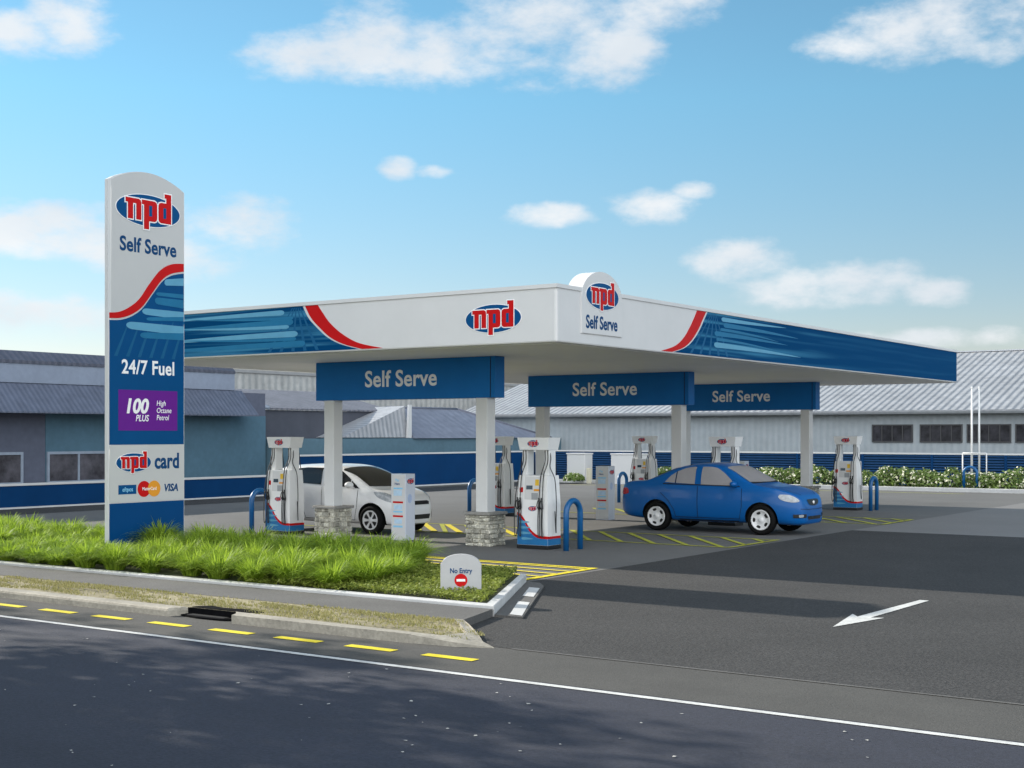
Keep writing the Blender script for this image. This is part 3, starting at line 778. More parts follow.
pp = put('purple_panel', flat([rect(-3.60, -2.21, 2.36, 3.11)], .0015, 0, .0068), F_px((0, 0, 0)), M['purple'], tot)
put('lettering', text('100', .37, .98, .035, shear=.2), F_px((.0105, -3.20, 2.80)), M['letter'], pp)
put('lettering', text('PLUS', .165, .85, .015, shear=.2), F_px((.0105, -3.06, 2.585)), M['letter'], pp)
for k, wd in enumerate(('High', 'Octane', 'Petrol')):
    put('lettering', text(wd, .14, .86, .004, align='LEFT', shear=.15), F_px((.0105, -2.72, 2.87 - .135 * k)), M['letter'], pp)
cp = put('card_panel', flat([rect(yA, yB, 1.05, 2.08)], .0015, 0, .0036), F_px((0, 0, 0)), M['totem_face'], tot)
logo('badge', .80, .34, .215, F_px((.007, -3.25, 1.77)), cp)
put('lettering', text('card', .40, .84, .03, sp=1.02), F_px((.007, -2.46, 1.775)), M['letter_blue'], cp)
put('card_mark', flat([rect(-3.60, -3.19, 1.19, 1.36)], .0012, 0, .007), F_px((0, 0, 0)), M['logo_blue'], cp)
put('lettering', text('eftpos', .115, .85, .008), F_px((.0098, -3.39, 1.275)), M['pale_blue'], cp)
put('card_mark', flat([ell(.30, .30, 28, -3.01, 1.275)], .0012, 0, .007), F_px((0, 0, 0)), M['red'], cp)
put('card_mark', flat([ell(.30, .30, 28, -2.77, 1.275)], .0012, 0, .0075), F_px((0, 0, 0)), M['orange'], cp)
put('lettering', text('MasterCard', .085, .82, .010), F_px((.0105, -2.885, 1.275)), M['letter'], cp)
put('lettering', text('VISA', .19, .92, .032, shear=.2), F_px((.0075, -2.37, 1.275)), M['letter_blue'], cp)
put('foot_panel', flat([rect(yA, yB, .05, 1.03)], .0015, 0, .0036), F_px((0, 0, 0)), pmat('totem_foot_blue', (.001, .052, .175), .38, .05, 1, spec=.12), tot)

# no entry sign
ne = empty('no_entry_sign', (1.84, -5.22, .155), TH, 'small grey round topped sign reading No Entry at the end of the bed', 'sign')
bm = bmesh.new()
hw = .275
P = [(-hw, 0), (hw, 0), (hw, .39)] + [(hw * .93 * math.cos(math.pi * k / 16), .40 + .125 * math.sin(math.pi * k / 16)) for k in range(1, 16)] + [(-hw, .39)]
prism_f(bm, P, .09, F_my((0, .045, 0)))
bmesh.ops.bevel(bm, geom=[e for e in bm.edges if abs(e.verts[0].co.y - e.verts[1].co.y) < .001], offset=.008, segments=2, affect='EDGES', profile=.5)
obj('sign_slab', bm, pmat('no_entry_grey', (.42, .42, .42), .6, .05, 5), ne)
put('lettering', text('No Entry', .092, .86, .020), F_my((0, -.0462, .30)), M['letter_blue'], ne)
put('red_disc', flat([ell(.175, .175, 32)], .0012), F_my((0, -.0452, .175)), M['red'], ne)
put('white_bar', flat([rect(-.058, .058, -.016, .016)], .0012), F_my((0, -.0482, .175)), M['letter'], ne)

# ------------------------------------------------------------------ fuel pumps
def make_pump():
    root = empty('fuel_pump')
    W2, D2 = .365, .235
    bm = bmesh.new(); box(bm, -W2 - .01, W2 + .01, -D2 - .01, D2 + .01, 0, .075, bevel=.008); obj('plinth', bm, M['black'], root)
    bm = bmesh.new()
    box(bm, -W2, W2, -D2, D2, .075, .90)
    frustum(bm, (-W2, W2, -D2, D2), (-.335, .335, -.212, .212), .901, 1.46)
    obj('cabinet', bm, M['white_pump'], root)
    for s in (-1, 1): bxo('hose_mast', (s * .262 - .062, s * .262 + .062, -.12, .12, 1.461, 1.97), M['white_pump'], root, bevel=.01)
    bm = bmesh.new(); frustum(bm, (-.335, .335, -.19, .19), (-.375, .375, -.22, .22), 1.97, 2.215); obj('header', bm, M['white_pump'], root)
    tilt = math.atan2(.030, .245)
    for s in (-1, 1):
        up = (0, s * math.sin(tilt), math.cos(tilt)); Mf = frame((0, s * .2065, 2.095), (-s, 0, 0), up)
        logo('badge', .27, .135, .078, Mf, root, .0012)
    # printed skirt on both long sides, wave down to the right
    for s in (-1, 1):
        Mf = F_my((0, -D2, 0)) if s < 0 else F_py((0, D2, 0))
        wv = dens([(-W2 + .002, .66), (-.30, .635), (-.20, .53), (-.08, .36), (.04, .26), (.16, .215), (W2 - .002, .205)], 5)
        put('blue_skirt', flat([[(W2 - .002, .078), ] + [(a, b) for a, b in wv[::-1]] + [(-W2 + .002, .078)]], .001), Mf, M['skirt'], root)
        put('red_stripe', flat([wv + [(a + .012, b + .055) for a, b in wv[::-1]][:-1] + [(-W2 + .002, .722)]], .0012, 0, .0006), Mf, M['red'], root)
        for k in range(4):
            put('light_streak', flat([stroke(-.32 + .02 * k, -.07 + .03 * k, .53 - .11 * k, .030, .0)], .0008, 0, .0022), Mf, M['streak'], root)
        logo('badge', .20, .10, .058, frame(Mf @ Vector((.0, .80, .001)), Mf.col[0][:3], (0, 0, 1)), root, .001)
        # display area on the sloped upper part
        ang = math.atan2(.023, .56); up = (0, -s * math.sin(ang), math.cos(ang))
        Mu = frame((0, s * (.2235 + .001), 1.18), (-s, 0, 0), up)
        put('display_panel', flat([rect(-.19, .20, -.20, .26)], .002), Mu, M['white'], root)
        put('screen', flat([rect(-.15, .0, .0, .08)], .0015, 0, .004), Mu, M['dark_screen'], root)
        put('sticker', flat([rect(.06, .15, .08, .20)], .001, 0, .004), Mu, M['yellow_sticker'], root)
        put('sticker', flat([rect(-.31, -.23, -.06, .04)], .001, 0, .002), Mu, M['red'], root)
        put('sticker', flat([rect(.03, .17, -.03, .01)], .001, 0, .004), Mu, M['orange'], root)
        bm = bmesh.new(); box(bm, -.02, .13, -.010, 0.0, -.19, -.055); o = obj('keypad', bm, M['grey_plastic'], root); o.data.transform(frame((0, s * .244, 1.18), (s * -1 if s > 0 else 1, 0, 0), (0, 0, 1)) @ Matrix.Rotation(-math.pi / 2, 4, 'X') @ Matrix.Identity(4)) if False else o.data.transform(Matrix.Translation((0, s * .229, 1.17)))
        for k, x in enumerate((-.330, -.262, .185, .252)):
            bm = bmesh.new()
            yb = s * (D2 + .02)
            tube(bm, smooth_path([(x, yb, .80), (x + .012, yb + s * .03, .90), (x - .005, yb + s * .02, 1.02)], 4), .017, 6)
            tube(bm, smooth_path([(x - .02, yb, .78), (x - .03, yb + s * .05, .86), (x - .005, yb + s * .05, .97)], 4), .010, 5)
            nz = obj('nozzle', bm, M['black'], root)
            # hose from the mast down to a loop and back up to the nozzle
            mx = -.262 if x < 0 else .262
            off = .035 if k % 2 else -.03
            out = x + (-.07 if x < 0 else -.02) * (1 if k % 2 == 0 else .4)
            bm = bmesh.new()
            tube(bm, smooth_path([(mx + off, s * .13, 1.96), (mx + off + .01, s * .15, 1.72), (mx + off - .03, s * .235, 1.45), (out + .03, s * (D2 + .05), 1.05), (out, s * (D2 + .05), .6), (out + .01, s * (D2 + .055), .30), (out + .04, s * (D2 + .05), .26), (x + .01, s * (D2 + .045), .45), (x, s * (D2 + .02), .80)], 6), .0095, 6)
            obj('hose', bm, M['hose'], root)
    for s in (-1, 1):          # end faces: blue and red band, outer hoses
        Mf = F_px((W2, 0, 0)) if s > 0 else frame((-W2, 0, 0), (0, -1, 0), (0, 0, 1))
        put('blue_skirt', flat([rect(-D2 + .002, D2 - .002, .078, .205 if s > 0 else .66)], .001), Mf, M['skirt'], root)
        put('red_stripe', flat([rect(-D2 + .002, D2 - .002, .205 if s > 0 else .66, .255 if s > 0 else .715)], .0012, 0, .0006), Mf, M['red'], root)
        bm = bmesh.new()
        for yy in (-.06,):
            tube(bm, smooth_path([(s * .30, yy, 1.96), (s * .345, yy - .03, 1.80), (s * .35, yy - .06, 1.62), (s * .42, yy, 1.38), (s * .455, yy, .95), (s * .45, yy, .55), (s * .43, yy + .03, .33), (s * .405, yy + .05, .42), (s * .39, yy + .05, .75)], 6), .0095, 6)
        obj('hose', bm, M['hose'], root)
    return root
M['skirt'] = pmat('pump_skirt_blue', (.012, .15, .36), .4, .10, 4)
pump_labels = {(0, -9.25): 'white fuel pump in the front row beside the parked white hatchback', (0, -2.25): 'white fuel pump in the front row nearest the road, right of the stone pier',
               (1, -9.25): 'white fuel pump in the middle row half hidden behind a front column', (1, -2.25): 'white fuel pump of the middle row hidden behind the roof of the blue sedan',
               (2, -9.25): 'small distant white fuel pump of the rear row left of the blue sedan', (2, -2.25): 'white fuel pump of the rear row standing right of the blue sedan'}
proto = make_pump(); first = True
for i, Y in enumerate(ROWS):
    for X in (-9.25, -2.25):
        p = proto if first else copy_tree(proto); first = False
        p.location = (X, Y, .01); tag(p, pump_labels[(i, X)], 'fuel pump', 'fuel pumps under the canopy')

# blue hoop barriers
def make_hoop():
    bm = bmesh.new(); r = .26; top = .98
    pts = [(0, -r, 0), (0, -r, top - r)] + [(0, -r * math.cos(math.pi * k / 12), top - r + r * math.sin(math.pi * k / 12)) for k in range(1, 12)] + [(0, r, top - r), (0, r, 0)]
    tube(bm, pts, .058, 12)
    o = obj('hoop_barrier', bm, M['hoop_blue'], None, smooth=True)
    return o
hp = make_hoop(); first = True
hl = {(0, 0): 'blue steel hoop left of the front row pump beside the white hatchback', (0, 1): 'largest blue steel hoop, right of the front row pump',
      (1, 0): 'blue steel hoop standing behind the front column on stone', (1, 1): 'blue steel hoop hidden behind the front of the blue sedan',
      (2, 0): 'blue steel hoop just behind the tail of the blue sedan', (2, 1): 'blue steel hoop right of the rear row pump at the far right'}
for i, Y in enumerate(ROWS):
    for j, X in enumerate((-10.12, -1.47)):
        o = hp if first else hp.copy()
        if not first: COL.objects.link(o)
        first = False
        o.location = (X, Y + .05, .0); tag(o, hl[(i, j)], 'hoop barrier', 'blue hoop barriers at the ends of the pump rows')
o = hp.copy(); COL.objects.link(o); o.location = (-3.05, 35.0, 0); o.rotation_euler = (0, 0, R(90)); tag(o, 'distant blue steel hoop in front of the two white flagpoles', 'hoop barrier', 'blue hoop barriers at the ends of the pump rows')

# pay kiosks
def make_kiosk():
    root = empty('pay_kiosk')
    bxo('cabinet', (-.20, .20, -.16, .16, 0, 1.43), pmat('kiosk_grey_blue', (.62, .66, .74), .4, .03, 3), root, bevel=.008)
    Mf = F_my((0, -.16, 0))
    put('front_panel', flat([rect(-.185, .185, .02, 1.41)], .0012), Mf, M['white'], root)
    put('lettering', text('Pay', .085, .9, .01), F_my((-.03, -.163, 1.295)), M['pale_blue'], root)
    put('lettering', text('Here', .075, .9, .01), F_my((-.03, -.163, 1.215)), M['logo_blue'], root)
    for z0, z1, m, x0, x1 in ((1.10, 1.135, 'pale_blue', -.13, .12), (.96, 1.08, 'kb_light', -.13, .10), (.80, .84, 'red', -.15, .13), (.66, .77, 'kb_light', -.12, .11), (.60, .635, 'pale_blue', -.14, .12), (.50, .54, 'red', -.15, .13), (.36, .46, 'kb_light', -.11, .10), (.28, .32, 'pale_blue', -.14, .12)):
        put('print_band', flat([rect(x0, x1, z0, z1)], .0008, 0, .0026), Mf, M[m], root)
    logo('badge', .24, .125, .07, F_px((.2005, 0, 1.27)), root, .001)
    put('print_mark', flat([ell(.14, .20, 20, -.02, .90)], .0006), F_px((.2005, 0, 0)), M['kb_mark'], root)
    return root
M['kb_light'] = pmat('print_faint_blue', (.48, .66, .82), .45, .12, 14)
M['kb_mark'] = pmat('print_faint_mark', (.42, .52, .72), .45, .15, 14)
kl = ('white pay kiosk in front of the white hatchback', 'white pay kiosk standing left of the blue sedan', 'white pay kiosk whose top shows above the blue sedan roof')
kp = make_kiosk()
for i, Y in enumerate(ROWS):
    k = kp if i == 0 else copy_tree(kp)
    k.location = (-5.80, Y + .05, .01); tag(k, kl[i], 'pay kiosk', 'pay kiosks between the pumps')

# ------------------------------------------------------------------ cars
def interp(tab, x):
    if x <= tab[0][0]: return tab[0][1]
    for i in range(len(tab) - 1):
        (x0, y0), (x1, y1) = tab[i], tab[i + 1]
        if x <= x1:
            m0 = (y1 - y0) / (x1 - x0) if i == 0 else (y1 - tab[i - 1][1]) / (x1 - tab[i - 1][0])
            m1 = (y1 - y0) / (x1 - x0) if i + 2 >= len(tab) else (tab[i + 2][1] - y0) / (tab[i + 2][0] - x0)
            h = x1 - x0; t = (x - x0) / h
            return (2 * t ** 3 - 3 * t * t + 1) * y0 + (t ** 3 - 2 * t * t + t) * h * m0 + (-2 * t ** 3 + 3 * t * t) * y1 + (t ** 3 - t * t) * h * m1
    return tab[-1][1]

def car_shell(T, B, Wd, ZB, n=64, tumble=.24):
    bm = bmesh.new(); x0, x1 = T[0][0], T[-1][0]; rings = []
    for i in range(n + 1):
        t = i / n
        t = .5 - .5 * math.cos(math.pi * t) if True else t
        t = .35 * t + .65 * (i / n)
        x = x0 + (x1 - x0) * t
        zt, zb, w, z0 = interp(T, x), interp(B, x), interp(Wd, x), interp(ZB, x)
        zb = min(zb, zt - .012); g = zt - zb
        wr = max(.15, w - .045 - tumble * g)
        zm = z0 + (zb - z0) * .50
        half = [(0, z0), (w * .62, z0), (w * .90, z0 + .015), (w * .965, z0 + (zb - z0) * .18), (w * 1.0, zm), (w * .985, z0 + (zb - z0) * .80), (w - .028, zb),
                (w - .055 - tumble * g * .35, zb + g * .35), (wr + .015, zb + g * .70), (wr - .07, zb + g * .90), (wr * .62, zb + g * .975), (0, zt)]
        ring = [bm.verts.new((x, y_, z)) for y_, z in half] + [bm.verts.new((x, -y_, z)) for y_, z in half[-2:0:-1]]
        rings.append(ring)
    k = len(rings[0])
    for a, b in zip(rings, rings[1:]):
        for j in range(k): bm.faces.new((a[j], a[(j + 1) % k], b[(j + 1) % k], b[j]))
    bm.faces.new(rings[0]); bm.faces.new(rings[-1][::-1])
    bmesh.ops.recalc_face_normals(bm, faces=bm.faces[:])
    me = bpy.data.meshes.new('shell'); bm.to_mesh(me); bm.free()
    o = bpy.data.objects.new('tmp', me); COL.objects.link(o)
    md = o.modifiers.new('s', 'SUBSURF'); md.levels = 1; md.render_levels = 1
    dg = bpy.context.evaluated_depsgraph_get(); dg.update()
    me2 = bpy.data.meshes.new_from_object(o.evaluated_get(dg)); bpy.data.objects.remove(o)
    return me2

def cut_arches(me, axles, r, w, paint):
    o = bpy.data.objects.new('tmp', me); COL.objects.link(o)
    me.materials.clear(); me.materials.append(paint); me.materials.append(M['black'])
    cutters = []
    for x in axles:
        for s in (-1, 1):
            bm = bmesh.new(); lathe_y(bm, [(0, -.2), (r, -.2), (r, .2), (0, .2)], (x, s * (w - .03), .345), 40, 1)
            bmesh.ops.recalc_face_normals(bm, faces=bm.faces[:])
            cm = bpy.data.meshes.new('c'); bm.to_mesh(cm); bm.free(); cm.materials.append(paint); cm.materials.append(M['black'])
            c = bpy.data.objects.new('tmpc', cm); COL.objects.link(c); cutters.append(c)
            md = o.modifiers.new('b', 'BOOLEAN'); md.operation = 'DIFFERENCE'; md.object = c; md.solver = 'EXACT'
    dg = bpy.context.evaluated_depsgraph_get(); dg.update()
    me2 = bpy.data.meshes.new_from_object(o.evaluated_get(dg))
    bpy.data.objects.remove(o)
    for c in cutters: bpy.data.objects.remove(c)
    for p in me2.polygons: p.use_smooth = True
    me2.set_sharp_from_angle(angle=R(38))
    return me2

def bvh_of(me):
    bm = bmesh.new(); bm.from_mesh(me); t = BVHTree.FromBMesh(bm); bm.free(); return t

def decal(name, bvh, poly, o, u, v, off, mat, parent, step=.05, round_n=0):
    """poly in the (u,v) plane through o is cast along -(u x v) onto the body and floated off by `off`"""
    u = Vector(u).normalized(); v = Vector(v).normalized(); n = u.cross(v); o = Vector(o)
    P = []
    L = len(poly)
    for i in range(L):
        a = Vector(poly[i]); b = Vector(poly[(i + 1) % L]); k = max(1, int((b - a).length / step))
        for j in range(k): P.append(a.lerp(b, j / k))
    nb = len(P)
    xs = [p.x for p in P]; ys = [p.y for p in P]
    x = min(xs) + step / 2
    from mathutils.geometry import intersect_point_tri_2d
    def inside(q):
        c = False
        for i in range(nb):
            a, b = P[i], P[(i + 1) % nb]
            if (a.y > q.y) != (b.y > q.y) and q.x < (b.x - a.x) * (q.y - a.y) / (b.y - a.y) + a.x: c = not c
        return c
    pts = list(P)
    while x < max(xs):
        yy = min(ys) + step / 2
        while yy < max(ys):
            q = Vector((x, yy))
            if inside(q) and min((q - p).length for p in P) > step * .4: pts.append(q)
            yy += step
        x += step
    vs, es, fs, *_ = delaunay_2d_cdt(pts, [(i, (i + 1) % nb) for i in range(nb)], [], 1, 1e-5)
    bm = bmesh.new(); V = []
    for p in vs:
        s = o + u * p.x + v * p.y + n * 3
        h = bvh.ray_cast(s, -n)
        if h[0] is None:
            h = bvh.find_nearest(o + u * p.x + v * p.y)
        nn = h[1]
        if nn.dot(n) < 0: nn = -nn
        V.append(bm.verts.new(h[0] + nn * off))
    for f in fs:
        try: bm.faces.new([V[i] for i in f])
        except ValueError: pass
    for f in bm.faces:
        f.smooth = True
        f.normal_update()
        if f.normal.dot(n) < 0: f.normal_flip()
    return obj(name, bm, mat, parent, recalc=False)

def rnd_poly(pts, n=4): 
    q = smooth_path([(*p, 0) for p in list(pts) + [pts[0]]], n)
    return [(a.x, a.y) for a in q[:-1]]

def make_wheel(parent, loc, s, r, spokes, rim_r, dark):
    wr = bpy.data.objects.new('wheel', None); COL.objects.link(wr); wr.parent = parent; wr.location = loc
    bm = bmesh.new()
    lathe_y(bm, [(rim_r, s * .0), (rim_r + .02, s * .095), (r - .03, s * .10), (r - .008, s * .075), (r, s * .05), (r, -s * .09), (rim_r, -s * .10)], (0, 0, 0), 40, close=True)
    obj('tyre', bm, M['rubber'], wr)
    bm = bmesh.new()
    lathe_y(bm, [(0, s * .070), (.05, s * .068), (.06, s * .055), (rim_r * .55, s * .058), (rim_r - .03, s * .066), (rim_r - .012, s * .092), (rim_r + .006, s * .092), (rim_r + .006, s * .0), (0, s * .0)], (0, 0, 0), 40)
    obj('rim', bm, M['alu'], wr)
    bm = bmesh.new()
    for k in range(spokes):
        a = 2 * math.pi * (k + .5) / spokes
        if dark == 'big': shp = [(rim_r * .34, -.012), (rim_r * .82, -.055), (rim_r * .88, 0), (rim_r * .82, .055), (rim_r * .34, .012)]
        else: shp = [(rim_r * .62, -.040), (rim_r * .80, -.048), (rim_r * .84, 0), (rim_r * .80, .048), (rim_r * .62, .040), (rim_r * .57, 0)]
        q = [(p * math.cos(a) - t * math.sin(a), p * math.sin(a) + t * math.cos(a)) for p, t in shp]
        Mf = F_my((0, -.060, 0)) if s < 0 else F_py((0, .060, 0))
        prism_f(bm, q, .016, Mf)
    obj('rim_opening', bm, M['black'], wr)
    return wr

def seam(bvh, pts, o, u, v, w, parent, off=.0085, name='shut_line'):
    P = [Vector(p) for p in pts]; L, Rr = [], []
    for i, p in enumerate(P):
        t = (P[min(i + 1, len(P) - 1)] - P[max(i - 1, 0)]).normalized(); n = Vector((-t.y, t.x)) * w / 2
        L.append(tuple(p + n)); Rr.append(tuple(p - n))
    return decal(name, bvh, L + Rr[::-1], o, u, v, off, M['seam'], parent, .08)

# --- blue sedan -------------------------------------------------------
def blue_sedan():
    root = empty('parked_car', (-1.40, 9.45, .012), 0, 'glossy blue four door sedan parked between the front and middle pump rows', 'car')
    T = [(-2.42, .70), (-2.40, .98), (-2.33, 1.10), (-2.05, 1.165), (-1.66, 1.195), (-1.32, 1.34), (-.95, 1.50), (-.5, 1.59), (-.1, 1.615), (.18, 1.60), (.45, 1.525), (.8, 1.325), (1.08, 1.165), (1.32, 1.115), (1.7, 1.06), (2.02, .985), (2.24, .89), (2.36, .76), (2.41, .58)]
    B = [(-2.42, .66), (-2.40, .93), (-2.0, 1.075), (-1.3, 1.10), (-.3, 1.085), (.6, 1.07), (1.1, 1.045), (1.6, .985), (2.02, .90), (2.24, .82), (2.36, .70), (2.41, .55)]
    Wd = [(-2.42, .58), (-2.38, .68), (-2.25, .80), (-1.9, .865), (-1.2, .895), (0, .90), (1.1, .895), (1.6, .875), (1.95, .82), (2.2, .72), (2.36, .58), (2.41, .48)]
    ZB = [(-2.42, .40), (-2.2, .30), (-1.5, .25), (0, .23), (1.5, .24), (2.2, .22), (2.41, .26)]
    sq = lambda tab: [(x if x < 1.5 else 1.5 + (x - 1.5) * .84, z) for x, z in tab]
    T, B, Wd, ZB = sq(T), sq(B), sq(Wd), sq(ZB)
    shell = car_shell(T, B, Wd, ZB); bvh = bvh_of(shell)
    body = link_mesh('body', cut_arches(shell, (-1.335, 1.335), .395, .89, M['paint_blue']), [], root)
    for s in (-1, 1):
        o, u, v = (0, s * 2, 0), (-s, 0, 0), (0, 0, 1)      # u x v points outwards
        mir = lambda P: [(-s * a, b) for a, b in P]
        fd = decal('door', bvh, mir([(-.24, .36), (.80, .36), (.86, .60), (.86, 1.04), (-.24, 1.06)]), o, u, v, .006, M['paint_blue'], root, .07)
        decal('handle', bvh, mir([(-.20, .93), (-.02, .93), (-.02, .965), (-.20, .965)]), o, u, v, .022, M['paint_blue'], fd)
        rd = decal('door', bvh, mir([(-.26, 1.06), (-1.30, 1.08), (-1.24, .90), (-1.0, .72), (-.86, .50), (-.82, .36), (-.26, .36)]), o, u, v, .006, M['paint_blue'], root, .07)
        decal('handle', bvh, mir([(-1.16, .955), (-.98, .955), (-.98, .99), (-1.16, .99)]), o, u, v, .022, M['paint_blue'], rd)
        for q in ([(-.25, .34), (-.25, 1.07)], [(.80, .34), (.87, .62), (.87, 1.04)], [(-1.22, .90), (-1.02, .73), (-.87, .52), (-.83, .34)], [(-.83, .345), (.80, .345)]):
            seam(bvh, mir(q), o, u, v, .011, root)
        fw = decal('window', bvh, mir(dens([(-.17, 1.10), (-.19, 1.30), (-.19, 1.515)], 3) + dens([(.02, 1.515), (.20, 1.485), (.42, 1.36), (.60, 1.21), (.72, 1.10)], 3)), o, u, v, .008, M['glass_grey'], root)
        decal('window', bvh, mir([(-.33, 1.115), (-.35, 1.51)] + dens([(-.40, 1.512), (-.62, 1.475), (-.82, 1.40)], 3) + [(-.82, 1.135)]), o, u, v, .008, M['glass_grey'], root)
        decal('quarter_window', bvh, mir([(-.85, 1.135), (-.85, 1.385), (-.98, 1.30), (-1.12, 1.15)]), o, u, v, .008, M['glass_grey'], root)
        decal('window_trim', bvh, mir([(-1.17, 1.10), (.84, 1.075), (.80, 1.095), (-1.15, 1.125)]), o, u, v, .010, M['seam'], root, .06)
        decal('window_trim', bvh, mir([(-.845, 1.13), (-.825, 1.13), (-.815, 1.41), (-.835, 1.41)]), o, u, v, .0095, M['seam'], root, .06)
        decal('side_sill', bvh, mir([(-.75, .275), (.78, .275), (.78, .305), (-.75, .305)]), o, u, v, .012, M['seam'], root, .08)
        # lamps on the corners
        d = .72
        o2 = (2.0, s * .6, 0); u2 = Vector((.62, -s * .78, 0)) if s > 0 else Vector((.62, .78, 0))
        if s < 0: u2 = Vector((.70, .71, 0))
        else: u2 = Vector((-.70, .71, 0))
        lp = [(-.10, .955), (.10, .945), (.27, .86), (.30, .80), (.12, .785), (-.06, .83), (-.13, .90)]
        lp = lp if s < 0 else [(-a, b) for a, b in lp]
        decal('headlight', bvh, rnd_poly([(a, b - .035) for a, b in lp], 3), (1.84, s * .74, 0), u2, (0, 0, 1), .010, M['lamp_glass'], root, .03)
        tl = [(-.13, .97), (.05, .99), (.10, .87), (-.08, .83), (-.16, .88)]
        u3 = Vector((.5, -.87, 0)) if s < 0 else Vector((-.5, -.87, 0))
        u3 = Vector((.85, -.53, 0)) if s < 0 else Vector((-.85, -.53, 0))
        tl = tl if s < 0 else [(-a, b) for a, b in tl]
        decal('tail_light', bvh, rnd_poly(tl, 3), (-2.2, s * .78, 0), u3, (0, 0, 1), .010, M['lamp_red'], root, .03)
        # mirror
        bm = bmesh.new(); bmesh.ops.create_uvsphere(bm, u_segments=16, v_segments=10, radius=1)
        for v_ in bm.verts: v_.co = Vector((v_.co.x * .085 + .70, s * (.955) + v_.co.y * .10, 1.135 + v_.co.z * .07))
        tube(bm, [(.74, s * .84, 1.09), (.71, s * .93, 1.11)], .025, 8)
        obj('wing_mirror', bm, M['paint_blue'], root, smooth=True)
        for x in (-1.335, 1.335):
            make_wheel(root, (x, s * .80, .338), s, .338, 5, .225, 'small')
    fo, fu, fv = (0, 0, 0), (0, 1, 0), (0, 0, 1)
    decal('windscreen', bvh, rnd_poly([(-.72, 1.185), (.72, 1.185), (.64, 1.40), (.57, 1.515), (0, 1.535), (-.57, 1.515), (-.64, 1.40)], 3), fo, fu, fv, .008, M['glass_grey'], root, .06)
    decal('rear_window', bvh, [(.66, 1.235), (-.66, 1.235), (-.55, 1.47), (0, 1.50), (.55, 1.47)][::-1], fo, (0, -1, 0), fv, .008, M['glass_grey'], root, .06)
    for s in (-1, 1):
        seam(bvh, [(1.12, s * .70), (1.6, s * .68), (1.97, s * .56), (2.10, s * .40)], (0, 0, 0), (1, 0, 0), (0, 1, 0), .012, root)
    seam(bvh, [(-.62, .60), (-.3, .585), (.3, .585), (.62, .60)], fo, fu, fv, .010, root)
    decal('scuttle', bvh, [(-.70, 1.155), (.70, 1.155), (.70, 1.185), (-.70, 1.185)], fo, fu, fv, .006, M['seam'], root, .06)
    decal('grille', bvh, rnd_poly([(-.30, .80), (.30, .80), (.24, .69), (.0, .66), (-.24, .69)], 3), fo, fu, fv, .010, M['black'], root, .04)
    bm = bmesh.new()
    bmesh.ops.create_uvsphere(bm, u_segments=14, v_segments=8, radius=1)
    for v_ in bm.verts: v_.co = Vector((2.245 + v_.co.x * .015, v_.co.y * .055, .735 + v_.co.z * .04))
    obj('badge', bm, M['alu'], root, smooth=True)
    decal('air_intake', bvh, [(-.34, .355), (.34, .355), (.38, .43), (-.38, .43)], fo, fu, fv, .010, M['black'], root, .05)
    for s in (-1, 1):
        fg = decal('fog_recess', bvh, [(s * .58 - .14, .40), (s * .58 + .14, .40), (s * .58 + .15, .48), (s * .58 - .15, .48)], fo, fu, fv, .010, M['black'], root, .04)
        decal('fog_light', bvh, rnd_poly([(s * .60 - .04, .415), (s * .60 + .04, .415), (s * .60 + .045, .465), (s * .60 - .045, .465)], 2), fo, fu, fv, .018, M['lamp_glass'], fg, .03)
    return root
blue_sedan()

